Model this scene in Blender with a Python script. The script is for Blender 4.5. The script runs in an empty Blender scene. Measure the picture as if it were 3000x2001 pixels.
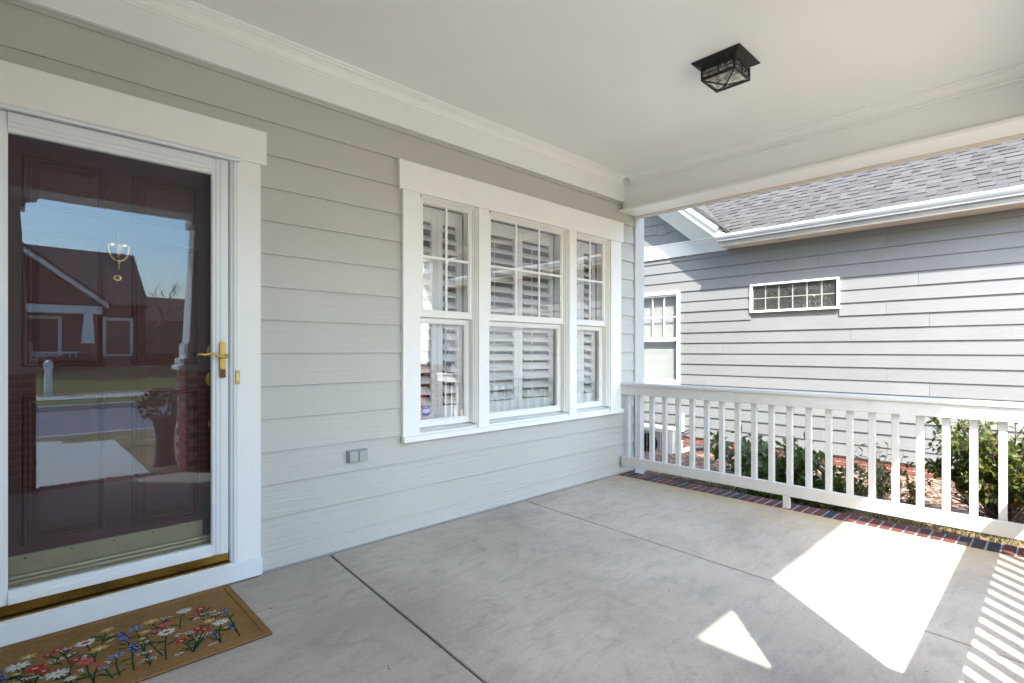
import bpy, math, random
from mathutils import Vector, Matrix, Quaternion, noise as mnoise

random.seed(7)
sc = bpy.context.scene
COL = sc.collection
R = math.radians

# ------------------------------------------------------------------ camera
cd = bpy.data.cameras.new('camera')
cam = bpy.data.objects.new('camera', cd)
COL.objects.link(cam)
cam.location = (0.0, -2.94, 1.187)
cam.rotation_euler = (R(90), 0, R(-43.59))
cd.sensor_width = 36.0
cd.lens = 18.456
cd.shift_y = 26.5 / 3000.0
cd.clip_start = 0.02
cd.clip_end = 400
sc.camera = cam

# ------------------------------------------------------------------ world, sun, exposure
SUN_KX, SUN_KY = 0.61, 0.636            # metres the light travels in +X / +Y for each metre down
sun_dir = Vector((SUN_KX, SUN_KY, -1.0)).normalized()
sun_el = math.asin(-sun_dir.z)
sun_az = math.atan2(-sun_dir.x, -sun_dir.y) % (2 * math.pi)
world = bpy.data.worlds.new('World')
sc.world = world
world.use_nodes = True
wn = world.node_tree
bg = wn.nodes['Background']
sky = wn.nodes.new('ShaderNodeTexSky')
sky.sky_type = 'NISHITA'
sky.sun_disc = False
sky.sun_elevation = sun_el
sky.sun_rotation = sun_az
sky.air_density = 1.4
sky.dust_density = 1.5
sky.ozone_density = 2.0
wn.links.new(sky.outputs[0], bg.inputs['Color'])
bg.inputs['Strength'].default_value = 0.15
sl = bpy.data.lights.new('sun', 'SUN')
sl.energy = 2.0
sl.angle = R(0.53)
sl.color = (1.0, 0.955, 0.88)
sun = bpy.data.objects.new('sun', sl)
sun.rotation_euler = sun_dir.to_track_quat('-Z', 'Y').to_euler()
sun.location = (-6, -8, 12)
COL.objects.link(sun)
vs = sc.view_settings
vs.view_transform = 'Standard'
vs.look = 'None'
vs.exposure = 2.93
vs.gamma = 1.0
vs.use_curve_mapping = False
vs.use_white_balance = True
vs.white_balance_temperature = 6500
vs.white_balance_tint = 9
cy = sc.cycles
cy.use_denoising = True
cy.max_bounces = 12
cy.diffuse_bounces = 7
cy.glossy_bounces = 6
cy.transparent_max_bounces = 24
cy.sample_clamp_indirect = 6.0
cy.caustics_reflective = False
cy.caustics_refractive = False

# ------------------------------------------------------------------ materials
MATS = {}


class NT:
    def __init__(s, name):
        s.m = bpy.data.materials.new(name)
        s.m.use_nodes = True
        s.t = s.m.node_tree
        s.b = s.t.nodes['Principled BSDF']
        s.out = s.t.nodes['Material Output']
        MATS[name] = s.m

    def n(s, typ, **kw):
        nd = s.t.nodes.new(typ)
        for k, v in kw.items():
            setattr(nd, k, v)
        return nd

    def l(s, a, b):
        s.t.links.new(a, b)

    def pos(s, scale=(1, 1, 1), obj=False, rot=(0, 0, 0)):
        mp = s.n('ShaderNodeMapping')
        mp.inputs['Scale'].default_value = scale
        mp.inputs['Rotation'].default_value = rot
        if obj:
            s.l(s.n('ShaderNodeTexCoord').outputs['Object'], mp.inputs['Vector'])
        else:
            s.l(s.n('ShaderNodeNewGeometry').outputs['Position'], mp.inputs['Vector'])
        return mp.outputs[0]

    def noise(s, vec, scale, detail=4, rough=0.55, dist=0.0):
        nd = s.n('ShaderNodeTexNoise')
        nd.inputs['Scale'].default_value = scale
        nd.inputs['Detail'].default_value = detail
        nd.inputs['Roughness'].default_value = rough
        nd.inputs['Distortion'].default_value = dist
        s.l(vec, nd.inputs['Vector'])
        return nd.outputs['Fac']

    def ramp(s, fac, stops):
        nd = s.n('ShaderNodeValToRGB')
        els = nd.color_ramp.elements
        while len(els) < len(stops):
            els.new(0.5)
        for e, (p, c) in zip(els, stops):
            e.position = p
            e.color = (c[0], c[1], c[2], 1) if hasattr(c, '__len__') else (c, c, c, 1)
        s.l(fac, nd.inputs['Fac'])
        return nd.outputs['Color']

    def mix(s, a, b, fac=None, mode='MIX', f=0.5):
        nd = s.n('ShaderNodeMix', data_type='RGBA', blend_type=mode)
        nd.inputs[0].default_value = f
        if fac is not None:
            s.l(fac, nd.inputs[0])
        for sock, v in ((nd.inputs[6], a), (nd.inputs[7], b)):
            if hasattr(v, 'links'):
                s.l(v, sock)
            else:
                sock.default_value = (v[0], v[1], v[2], 1)
        return nd.outputs[2]

    def math(s, op, a, b=None, clamp=False):
        nd = s.n('ShaderNodeMath', operation=op, use_clamp=clamp)
        for sock, v in ((nd.inputs[0], a), (nd.inputs[1], b)):
            if v is None:
                continue
            if hasattr(v, 'links'):
                s.l(v, sock)
            else:
                sock.default_value = v
        return nd.outputs[0]

    def bump(s, h, strength, dist=0.01, normal=None):
        nd = s.n('ShaderNodeBump')
        nd.inputs['Strength'].default_value = strength
        nd.inputs['Distance'].default_value = dist
        s.l(h, nd.inputs['Height'])
        if normal is not None:
            s.l(normal, nd.inputs['Normal'])
        return nd.outputs[0]

    def setcol(s, c):
        if hasattr(c, 'links'):
            s.l(c, s.b.inputs['Base Color'])
        else:
            s.b.inputs['Base Color'].default_value = (c[0], c[1], c[2], 1)

    def fin(s, rough=0.5, spec=None, metal=0.0, normal=None):
        s.b.inputs['Roughness'].default_value = rough
        s.b.inputs['Metallic'].default_value = metal
        if spec is not None:
            s.b.inputs['Specular IOR Level'].default_value = spec
        if normal is not None:
            s.l(normal, s.b.inputs['Normal'])
        return s.m


def sc3(c, k):
    return (c[0] * k, c[1] * k, c[2] * k)


def paint(name, col, rough=0.45, grain=None, var=0.06, gs=0.12, dirt=0.0, each=0.0):
    """house paint: a little uneven, fine brush / wood-grain relief along `grain`"""
    m = NT(name)
    p = m.pos()
    big = m.noise(p, 1.7, 3)
    c = m.mix(sc3(col, 1 - var), sc3(col, 1 + var), m.ramp(big, [(0.3, 0.0), (0.7, 1.0)]))
    if each > 0:                     # boards painted and faded a little differently from one another
        rn = m.n('ShaderNodeObjectInfo').outputs['Random']
        c = m.mix(c, m.ramp(rn, [(0.0, 1 - each), (1.0, 1.0)]), None, 'MULTIPLY', 1.0)
        nail = m.n('ShaderNodeTexVoronoi')
        nail.inputs['Scale'].default_value = 1.0
        m.l(m.pos((2.4, 2.4, 5.6)), nail.inputs['Vector'])
        c = m.mix(c, sc3(col, 0.55), m.ramp(nail.outputs['Distance'], [(0.008, 0.8), (0.016, 0.0)]))
    if dirt > 0:
        d = m.noise(p, 9.0, 5, 0.65)
        c = m.mix(c, sc3((col[0], col[1] * 0.97, col[2] * 0.88), 0.72), m.ramp(d, [(0.58, 0.0), (0.8, dirt)]))
    m.setcol(c)
    if grain == 'x':
        s = (2.2, 26, 60)
    elif grain == 'y':
        s = (26, 2.2, 60)
    elif grain == 'z':
        s = (45, 45, 2.5)
    else:
        s = (30, 30, 30)
    h = m.noise(m.pos(s), 1.0, 5, 0.62, 0.35)
    f = m.noise(p, 320.0, 2)
    hh = m.math('ADD', h, m.math('MULTIPLY', f, 0.25))
    return m.fin(rough, None, 0, m.bump(hh, gs, 0.004))


def plain(name, col, rough=0.5, metal=0.0, spec=None, nscale=0, namt=0.2, bump=0.0):
    m = NT(name)
    if nscale:
        d = m.noise(m.pos(), nscale, 4)
        m.setcol(m.mix(sc3(col, 1 - namt), sc3(col, 1 + namt), m.ramp(d, [(0.3, 0.0), (0.7, 1.0)])))
        nm = m.bump(d, bump, 0.004) if bump else None
    else:
        m.setcol(col)
        nm = None
    return m.fin(rough, spec, metal, nm)


def glass(name, refl, tint=(0.9, 0.93, 0.92), wav=0.02, wscale=1.6, rough=0.0, fres=1.6, wz=0.5, refl_tint=(0.98, 0.99, 1)):
    m = NT(name)
    m.t.nodes.remove(m.b)
    tr = m.n('ShaderNodeBsdfTransparent')
    tr.inputs[0].default_value = (*tint, 1)
    gl = m.n('ShaderNodeBsdfGlossy')
    gl.inputs['Roughness'].default_value = rough
    gl.inputs['Color'].default_value = (*refl_tint, 1)
    h = m.noise(m.pos((1.0, 1.0, wz)), wscale, 1.5, 0.4)
    nm = m.bump(h, 1.0, wav)
    m.l(nm, gl.inputs['Normal'])
    fr = m.n('ShaderNodeFresnel')
    fr.inputs['IOR'].default_value = fres
    fac = m.math('ADD', fr.outputs[0], refl, True)
    bf = m.n('ShaderNodeNewGeometry').outputs['Backfacing']
    fac = m.math('MULTIPLY', fac, m.math('SUBTRACT', 1.0, bf))
    mx = m.n('ShaderNodeMixShader')
    m.l(fac, mx.inputs[0])
    m.l(tr.outputs[0], mx.inputs[1])
    m.l(gl.outputs[0], mx.inputs[2])
    m.l(mx.outputs[0], m.out.inputs['Surface'])
    return m.m


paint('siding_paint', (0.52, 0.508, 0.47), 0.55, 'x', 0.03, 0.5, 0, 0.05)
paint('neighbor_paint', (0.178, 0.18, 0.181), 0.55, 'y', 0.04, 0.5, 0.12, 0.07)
paint('shake_paint', (0.15, 0.153, 0.16), 0.6, 'z', 0.05, 0.3)
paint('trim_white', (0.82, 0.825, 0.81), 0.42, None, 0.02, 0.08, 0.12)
paint('trim_bright', (0.85, 0.85, 0.83), 0.4, None, 0.02, 0.08, 0.1)
paint('ceiling_paint', (0.815, 0.83, 0.82), 0.38, None, 0.015, 0.05)
paint('toned_white', (0.58, 0.575, 0.555), 0.45, None, 0.04, 0.25, 0.45, 0.04)  # railing white, toned down; on other trim the shade is in this colour
paint('vinyl_white', (0.82, 0.81, 0.78), 0.32, None, 0.015, 0.03)
paint('storm_white', (0.78, 0.81, 0.83), 0.3, None, 0.012, 0.02, 0.06)
paint('shutter_white', (0.80, 0.80, 0.79), 0.4, None, 0.015, 0.02)
plain('gutter_metal', (0.42, 0.43, 0.45), 0.35, 0.0, None, 4, 0.08)
paint('soffit_paint', (0.60, 0.55, 0.48), 0.5, None, 0.03, 0.05, 0.15)
paint('door_maroon', (0.062, 0.021, 0.019), 0.5, 'z', 0.08, 0.03)
MATS['door_maroon'].node_tree.nodes['Principled BSDF'].inputs['Specular IOR Level'].default_value = 0.25
plain('door_dark_jamb', (0.03, 0.02, 0.018), 0.5)
plain('sweep_alu', (0.27, 0.24, 0.14), 0.42, 0.3, None, 25, 0.08)
plain('dark_screw', (0.03, 0.03, 0.03), 0.4, 0.6)
plain('brass', (0.52, 0.345, 0.10), 0.28, 1.0, None, 60, 0.08)
plain('brass_old', (0.42, 0.27, 0.07), 0.27, 1.0, None, 9, 0.35)
plain('brass_worn', (0.16, 0.07, 0.045), 0.6, 0.5, None, 220, 0.7, 0.3)
plain('bell_tan', (0.62, 0.42, 0.16), 0.4, 0.3)
plain('bell_button', (0.85, 0.72, 0.45), 0.35)
plain('outlet_grey', (0.38, 0.385, 0.395), 0.42, 0.25, None, 30, 0.06)
plain('black_iron', (0.018, 0.017, 0.015), 0.5, 0.3, None, 30, 0.2)
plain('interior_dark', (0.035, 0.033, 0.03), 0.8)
plain('shield_blue', (0.05, 0.045, 0.22), 0.4)
plain('shield_white', (0.75, 0.76, 0.80), 0.4)
plain('pipe_black', (0.03, 0.03, 0.033), 0.4)
plain('ac_beige', (0.60, 0.57, 0.52), 0.45, 0, None, 6, 0.05)
plain('ac_white', (0.78, 0.77, 0.75), 0.45)
plain('ac_dark', (0.03, 0.03, 0.032), 0.6)
plain('ac_red', (0.5, 0.05, 0.04), 0.5)
plain('mortar', (0.50, 0.48, 0.44), 0.9, 0, None, 90, 0.2, 0.5)
plain('mortar_edge', (0.27, 0.255, 0.225), 0.9, 0, None, 90, 0.3, 0.5)
plain('asphalt', (0.17, 0.17, 0.18), 0.9, 0, None, 40, 0.2, 0.3)
for nm_, cc, fz in (('roof_dark', (0.055, 0.038, 0.036), 38.0), ('house_red', (0.12, 0.05, 0.048), 33.0)):
    m = NT(nm_)
    wv_ = m.n('ShaderNodeTexWave', wave_type='BANDS', bands_direction='Z', wave_profile='SAW')
    wv_.inputs['Scale'].default_value = fz / 20.0
    wv_.inputs['Distortion'].default_value = 0.4
    m.l(m.pos(), wv_.inputs['Vector'])
    d = m.noise(m.pos((1, 1, 6)), 5.0, 4)
    c = m.mix(sc3(cc, 0.7), sc3(cc, 1.35), d)
    m.setcol(m.mix(c, sc3(cc, 0.35), m.ramp(wv_.outputs['Fac'], [(0.0, 0.9), (0.16, 0.0)])))
    m.fin(0.9)
plain('bark', (0.075, 0.055, 0.042), 0.9, 0, None, 40, 0.35, 0.5)
plain('stem_brown', (0.20, 0.13, 0.085), 0.8, 0, None, 60, 0.3, 0.3)
plain('twig_red', (0.16, 0.06, 0.03), 0.8)
plain('pine_trunk', (0.06, 0.04, 0.035), 0.9, 0, None, 20, 0.3, 0.4)
plain('planter_dark', (0.055, 0.035, 0.03), 0.5, 0, None, 14, 0.3, 0.2)
plain('lens_dark', (0.05, 0.07, 0.07), 0.1, 0.4)
plain('window_far', (0.03, 0.035, 0.04), 0.1)
plain('blind_white', (0.46, 0.465, 0.455), 0.5)
plain('grout_green', (0.36, 0.38, 0.32), 0.4, 0, None, 40, 0.25, 0.4)
glass('storm_glass', 0.03, (0.985, 0.99, 0.985), 0.0007, 1.9, 0.0, 1.5, 0.45, (0.63, 0.82, 1.0))  # blue reflection colour stands in for a bluer sky
glass('window_glass', 0.20, (0.985, 0.99, 0.99), 0.0010, 1.5, 0.0, 1.5, 0.9)
m = NT('lamp_glass')
v = m.noise(m.pos(), 45, 4, 0.6, 1.0)
m.setcol(m.ramp(v, [(0.35, (0.50, 0.48, 0.42)), (0.65, (0.80, 0.78, 0.72))]))
m.fin(0.12, None, 0, m.bump(v, 0.3, 0.006))
tr = m.n('ShaderNodeBsdfTransparent')
mx = m.n('ShaderNodeMixShader')
m.l(m.ramp(v, [(0.35, 0.2), (0.7, 0.65)]), mx.inputs[0])
m.l(tr.outputs[0], mx.inputs[1])
m.l(m.b.outputs[0], mx.inputs[2])
m.l(mx.outputs[0], m.out.inputs['Surface'])
glass('clear_pane', 0.05, (0.955, 0.965, 0.96), 0.0004, 1.5, 0.0, 1.4, 0.9)

# glass blocks: dark behind, wavy, glossy
m = NT('glass_block')
v = m.noise(m.pos(), 55, 2, 0.5, 1.2)
m.setcol(m.ramp(v, [(0.3, (0.010, 0.010, 0.010)), (0.55, (0.03, 0.029, 0.027)), (0.8, (0.12, 0.12, 0.118))]))
m.fin(0.08, None, 0, m.bump(v, 0.6, 0.02))

# concrete with trowel swirls, stains by the brick edge
m = NT('concrete')
p = m.pos()
big = m.noise(p, 0.9, 4, 0.55, 0.6)
mid = m.noise(m.pos((1.0, 3.2, 1), rot=(0, 0, R(35))), 3.4, 6, 0.6, 1.3)
swirl = m.noise(m.pos((2.0, 15.0, 1), rot=(0, 0, R(-28))), 2.0, 6, 0.68, 2.2)
swirl2 = m.noise(m.pos((14.0, 1.8, 1), rot=(0, 0, R(22))), 1.9, 6, 0.68, 2.6)
vo = m.n('ShaderNodeTexVoronoi')
vo.inputs['Scale'].default_value = 0.62
m.l(p, vo.inputs['Vector'])
sb_ = m.n('ShaderNodeVectorMath', operation='SUBTRACT')
m.l(p, sb_.inputs[0])
m.l(vo.outputs['Position'], sb_.inputs[1])
ln = m.n('ShaderNodeVectorMath', operation='LENGTH')
m.l(sb_.outputs[0], ln.inputs[0])
sx = m.n('ShaderNodeSeparateXYZ')
m.l(p, sx.inputs[0])
cb = m.n('ShaderNodeCombineXYZ')
m.l(m.math('MULTIPLY', ln.outputs['Value'], 24.0), cb.inputs[0])
m.l(m.math('MULTIPLY', sx.outputs['X'], 2.6), cb.inputs[1])
m.l(m.math('MULTIPLY', sx.outputs['Y'], 2.6), cb.inputs[2])
arcs = m.noise(cb.outputs[0], 1.0, 6, 0.66, 0.5)
pick = m.ramp(m.noise(p, 0.9, 2), [(0.46, 0.0), (0.58, 1.0)])
sw = m.mix(arcs, swirl, pick)
fine = m.noise(p, 190, 3, 0.7)
c = m.mix((0.355, 0.315, 0.265), (0.50, 0.45, 0.38), m.ramp(big, [(0.36, 0.0), (0.64, 1.0)]))
c = m.mix(c, (0.24, 0.232, 0.215), m.ramp(mid, [(0.50, 0.0), (0.78, 0.55)]))
c = m.mix(c, (0.55, 0.52, 0.46), m.ramp(sw, [(0.53, 0.0), (0.74, 0.34)]))
c = m.mix(c, (0.21, 0.20, 0.182), m.ramp(sw, [(0.26, 0.42), (0.44, 0.0)]))
c = m.mix(c, (0.20, 0.19, 0.17), m.ramp(fine, [(0.64, 0.0), (0.8, 0.35)]))
mot = m.noise(p, 7.0, 6, 0.68, 0.3)
c = m.mix(c, (0.235, 0.215, 0.185), m.ramp(mot, [(0.52, 0.0), (0.78, 0.5)]))
grain = m.noise(p, 62, 4, 0.75)
c = m.mix(c, (0.56, 0.52, 0.45), m.ramp(grain, [(0.55, 0.0), (0.78, 0.5)]))
c = m.mix(c, (0.19, 0.175, 0.155), m.ramp(grain, [(0.25, 0.5), (0.45, 0.0)]))
spk = m.n('ShaderNodeTexVoronoi')
spk.inputs['Scale'].default_value = 5.0
m.l(p, spk.inputs['Vector'])
c = m.mix(c, (0.09, 0.085, 0.075), m.ramp(spk.outputs['Distance'], [(0.018, 0.8), (0.035, 0.0)]))
sep = m.n('ShaderNodeSeparateXYZ')
m.l(p, sep.inputs[0])
near = m.math('MULTIPLY', m.math('SUBTRACT', sep.outputs['X'], 3.45), 1.35, True)
st = m.math('MULTIPLY', near, m.ramp(m.noise(m.pos((3, 1, 1)), 2.2, 5, 0.6, 0.8), [(0.30, 0.1), (0.70, 0.9)]))
c = m.mix(c, (0.47, 0.375, 0.23), st)
edge = m.math('MULTIPLY', m.math('SUBTRACT', sep.outputs['X'], 3.98), 4.5, True)
st2 = m.math('MULTIPLY', edge, m.ramp(m.noise(m.pos((5, 1.6, 1)), 5.0, 6, 0.7, 0.6), [(0.56, 0.0), (0.68, 0.8)]))
c = m.mix(c, (0.16, 0.13, 0.10), st2)
m.setcol(c)
hh = m.math('ADD', m.math('MULTIPLY', sw, 0.8), m.math('MULTIPLY', fine, 0.25))
m.fin(0.72, 0.3, 0, m.bump(hh, 0.35, 0.006))

plain('concrete_joint', (0.17, 0.155, 0.125), 0.9, 0, None, 60, 0.3, 0.3)
m = NT('concrete_walk')
p = m.pos()
c = m.mix((0.44, 0.42, 0.37), (0.55, 0.52, 0.46), m.noise(p, 1.2, 5))
m.setcol(c)
m.fin(0.85)


def brickmat(name, cols, mott=0.35):
    m = NT(name)
    oi = m.n('ShaderNodeObjectInfo')
    n = len(cols)
    stops = [(i / n, c) for i, c in enumerate(cols)]
    cr = m.n('ShaderNodeValToRGB')
    cr.color_ramp.interpolation = 'CONSTANT'
    els = cr.color_ramp.elements
    while len(els) < n:
        els.new(0.5)
    for e, (p_, c_) in zip(els, stops):
        e.position = p_
        e.color = (*c_, 1)
    m.l(oi.outputs['Random'], cr.inputs['Fac'])
    p = m.pos()
    a = m.noise(p, 55, 4, 0.65)
    b = m.noise(p, 14, 3)
    c = m.mix(cr.outputs['Color'], (0.06, 0.045, 0.045), m.ramp(a, [(0.5, 0.0), (0.85, mott)]))
    c = m.mix(c, (0.30, 0.22, 0.18), m.ramp(b, [(0.6, 0.0), (0.85, 0.22)]))
    m.setcol(c)
    m.fin(0.85, 0.25, 0, m.bump(a, 0.5, 0.004))


brickmat('brick_edge', [(0.125, 0.038, 0.031), (0.10, 0.031, 0.027), (0.14, 0.05, 0.041), (0.055, 0.036, 0.036), (0.115, 0.04, 0.034), (0.09, 0.034, 0.03), (0.04, 0.032, 0.034), (0.13, 0.04, 0.03)], 0.6)
brickmat('brick_house', [(0.17, 0.06, 0.044), (0.155, 0.054, 0.04), (0.19, 0.075, 0.056), (0.165, 0.057, 0.042), (0.14, 0.085, 0.072), (0.18, 0.063, 0.046)], 0.25)
brickmat('brick_pier', [(0.26, 0.06, 0.04), (0.22, 0.05, 0.035), (0.28, 0.075, 0.05), (0.15, 0.05, 0.04)], 0.4)


def shingmat(name, cols):
    m = NT(name)
    oi = m.n('ShaderNodeObjectInfo')
    p = m.pos()
    g = m.noise(p, 150, 3, 0.7)
    b = m.noise(p, 3.5, 3)
    c = m.ramp(oi.outputs['Random'], [(i / (len(cols) - 1), c_) for i, c_ in enumerate(cols)])
    c = m.mix(c, (0.11, 0.107, 0.103), m.ramp(g, [(0.52, 0.0), (0.8, 0.5)]))
    c = m.mix(c, (0.04, 0.04, 0.045), m.ramp(b, [(0.55, 0.0), (0.9, 0.12)]))
    m.setcol(c)
    m.fin(0.95, 0.05, 0, m.bump(g, 0.4, 0.004))


shingmat('shingle', [(0.058, 0.056, 0.054), (0.072, 0.069, 0.066), (0.064, 0.0615, 0.059), (0.081, 0.078, 0.074), (0.068, 0.0655, 0.062), (0.051, 0.0495, 0.048)])

m = NT('ground')
p = m.pos()
a = m.noise(p, 2.0, 5, 0.6)
b = m.noise(p, 45, 4, 0.7)
c = m.mix((0.27, 0.185, 0.10), (0.36, 0.27, 0.165), a)
c = m.mix(c, (0.10, 0.12, 0.03), m.ramp(m.noise(p, 1.1, 4), [(0.45, 0.0), (0.68, 0.7)]))
c = m.mix(c, (0.08, 0.06, 0.035), m.ramp(b, [(0.5, 0.0), (0.8, 0.6)]))
m.setcol(c)
m.fin(0.95, 0.1, 0, m.bump(b, 0.8, 0.02))

m = NT('far_lawn')
p = m.pos()
c = m.mix((0.10, 0.13, 0.03), (0.17, 0.17, 0.06), m.noise(p, 1.3, 5))
m.setcol(c)
m.fin(0.95, 0.1)

m = NT('mulch_soil')
p = m.pos()
b = m.noise(m.pos((1, 2.4, 1)), 30, 5, 0.7)
c = m.ramp(b, [(0.3, (0.06, 0.035, 0.025)), (0.55, (0.22, 0.14, 0.10)), (0.8, (0.38, 0.28, 0.22))])
m.setcol(c)
m.fin(0.95, 0.1, 0, m.bump(b, 0.9, 0.03))


def vary(name, cols, rough=0.8, spec=None, rnd='obj', trans=0.0):
    """colour differing from piece to piece (object random, or island random in a joined mesh)"""
    m = NT(name)
    if rnd == 'obj':
        f = m.n('ShaderNodeObjectInfo').outputs['Random']
    else:
        f = m.n('ShaderNodeNewGeometry').outputs['Random Per Island']
    c = m.ramp(f, [(i / (len(cols) - 1), c_) for i, c_ in enumerate(cols)])
    m.setcol(c)
    m.fin(rough, spec)
    if trans > 0:
        tl = m.n('ShaderNodeBsdfTranslucent')
        m.l(m.mix(c, (0.16, 0.22, 0.02), None, 'MIX', 0.5), tl.inputs['Color'])
        mx = m.n('ShaderNodeMixShader')
        mx.inputs[0].default_value = trans
        m.l(m.b.outputs[0], mx.inputs[1])
        m.l(tl.outputs[0], mx.inputs[2])
        m.l(mx.outputs[0], m.out.inputs['Surface'])


vary('mulch_chip', [(0.09, 0.055, 0.04), (0.30, 0.20, 0.15), (0.20, 0.125, 0.09), (0.42, 0.31, 0.25), (0.14, 0.085, 0.06)], 0.9, 0.2, 'isl')
vary('straw', [(0.26, 0.17, 0.10), (0.36, 0.25, 0.15), (0.20, 0.12, 0.07)], 0.85, 0.2, 'isl')
vary('grass_blade', [(0.05, 0.065, 0.015), (0.12, 0.095, 0.045), (0.075, 0.08, 0.025), (0.17, 0.135, 0.075), (0.035, 0.05, 0.01)], 0.8, 0.15, 'isl', 0.2)
vary('camellia_leaf', [(0.03, 0.065, 0.012), (0.055, 0.095, 0.015), (0.08, 0.115, 0.018), (0.026, 0.055, 0.014), (0.11, 0.13, 0.024)], 0.3, 0.5, 'obj', 0.22)
vary('shrub_leaf', [(0.036, 0.06, 0.012), (0.065, 0.095, 0.015), (0.105, 0.13, 0.02), (0.045, 0.07, 0.014), (0.14, 0.13, 0.025), (0.09, 0.055, 0.015)], 0.4, 0.4, 'isl', 0.22)
vary('yellow_leaf', [(0.16, 0.16, 0.03), (0.24, 0.19, 0.05), (0.10, 0.11, 0.02), (0.27, 0.12, 0.05)], 0.45, 0.4, 'isl', 0.25)
vary('hedge_leaf', [(0.05, 0.04, 0.015), (0.10, 0.05, 0.03), (0.06, 0.075, 0.02), (0.14, 0.07, 0.04)], 0.5, 0.4, 'isl', 0.15)
vary('dark_leaf', [(0.02, 0.03, 0.012), (0.04, 0.05, 0.018), (0.03, 0.03, 0.014)], 0.5, 0.4, 'isl', 0.15)

# coir doormat
m = NT('coir')
p = m.pos()
f1 = m.noise(m.pos((1, 1, 0.2)), 420, 3, 0.7)
f2 = m.noise(p, 7, 4)
c = m.mix((0.29, 0.155, 0.058), (0.46, 0.27, 0.105), m.ramp(f1, [(0.35, 0.0), (0.65, 1.0)]))
c = m.mix(c, (0.20, 0.105, 0.04), m.ramp(f2, [(0.45, 0.0), (0.75, 0.5)]))
f3 = m.noise(p, 95, 3, 0.7)
c = m.mix(c, (0.15, 0.075, 0.028), m.ramp(f3, [(0.48, 0.0), (0.72, 0.6)]))
m.setcol(c)
m.fin(0.95, 0.1, 0, m.bump(m.math('ADD', f1, f3), 1.0, 0.006))
for nm_, cc in dict(print_green=(0.012, 0.075, 0.03), print_white=(0.72, 0.71, 0.68), print_red=(0.46, 0.03, 0.03), print_pink=(0.62, 0.13, 0.14), print_yellow=(0.52, 0.33, 0.06), print_blue=(0.035, 0.06, 0.22), print_light_blue=(0.22, 0.28, 0.47), mat_rubber=(0.02, 0.02, 0.02)).items():
    m = NT(nm_)
    f1 = m.noise(m.pos((1, 1, 0.2)), 380, 2, 0.7)
    m.setcol(m.mix(sc3(cc, 0.72), sc3(cc, 1.1), f1))
    m.fin(0.9, 0.1, 0, m.bump(f1, 0.8, 0.003))


# ------------------------------------------------------------------ geometry helpers
class MB:
    def __init__(s):
        s.v = []
        s.f = []
        s.mi = []
        s.cur = 0

    def add(s, vs_, fs):
        o = len(s.v)
        s.v += [tuple(x) for x in vs_]
        for f in fs:
            s.f.append(tuple(i + o for i in f))
            s.mi.append(s.cur)
        return s

    def box(s, x0, x1, y0, y1, z0, z1):
        return s.add([(x0, y0, z0), (x1, y0, z0), (x1, y1, z0), (x0, y1, z0), (x0, y0, z1), (x1, y0, z1), (x1, y1, z1), (x0, y1, z1)],
                     [(0, 3, 2, 1), (4, 5, 6, 7), (0, 1, 5, 4), (1, 2, 6, 5), (2, 3, 7, 6), (3, 0, 4, 7)])

    def prism(s, pts, axis, a0, a1):
        """extrude a closed 2D profile along an axis. profile = the two other axes in xyz order"""
        n = len(pts)

        def mk(p, a):
            if axis == 'x':
                return (a, p[0], p[1])
            if axis == 'y':
                return (p[0], a, p[1])
            return (p[0], p[1], a)
        vs_ = [mk(p, a0) for p in pts] + [mk(p, a1) for p in pts]
        fs = [(i, (i + 1) % n, n + (i + 1) % n, n + i) for i in range(n)]
        fs.append(tuple(range(n - 1, -1, -1)))
        fs.append(tuple(range(n, 2 * n)))
        return s.add(vs_, fs)

    def tube(s, pts, rad, n=8, cap=True):
        pts = [Vector(p) for p in pts]
        if not hasattr(rad, '__len__'):
            rad = [rad] * len(pts)
        vs_, fs = [], []
        ref = Vector((0.13, 0.21, 0.97))
        for i, p in enumerate(pts):
            a = pts[max(0, i - 1)]
            b = pts[min(len(pts) - 1, i + 1)]
            d = (b - a)
            d = d.normalized() if d.length > 1e-9 else Vector((0, 0, 1))
            u = d.cross(ref)
            if u.length < 1e-3:
                u = d.cross(Vector((1, 0, 0)))
            u.normalize()
            w = d.cross(u)
            for k in range(n):
                t = 2 * math.pi * k / n
                vs_.append(p + (u * math.cos(t) + w * math.sin(t)) * rad[i])
        for i in range(len(pts) - 1):
            for k in range(n):
                fs.append((i * n + k, i * n + (k + 1) % n, (i + 1) * n + (k + 1) % n, (i + 1) * n + k))
        if cap:
            fs.append(tuple(range(n - 1, -1, -1)))
            fs.append(tuple(range((len(pts) - 1) * n, len(pts) * n)))
        return s.add(vs_, fs)

    def lathe(s, c, prof, axis='z', n=20, sx=1.0):
        """prof = [(r, h)] along the axis from centre c"""
        vs_, fs = [], []
        for r, h in prof:
            for k in range(n):
                t = 2 * math.pi * k / n
                a, b = r * math.cos(t) * sx, r * math.sin(t)
                if axis == 'z':
                    vs_.append((c[0] + a, c[1] + b, c[2] + h))
                elif axis == 'y':
                    vs_.append((c[0] + a, c[1] + h, c[2] + b))
                else:
                    vs_.append((c[0] + h, c[1] + a, c[2] + b))
        for i in range(len(prof) - 1):
            for k in range(n):
                fs.append((i * n + k, i * n + (k + 1) % n, (i + 1) * n + (k + 1) % n, (i + 1) * n + k))
        fs.append(tuple(range(n - 1, -1, -1)))
        fs.append(tuple(range((len(prof) - 1) * n, len(prof) * n)))
        return s.add(vs_, fs)

    def face(s, pts):
        return s.add(pts, [tuple(range(len(pts)))])


WL = {}     # world location of every object (parents never rotate unless said so)


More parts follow.
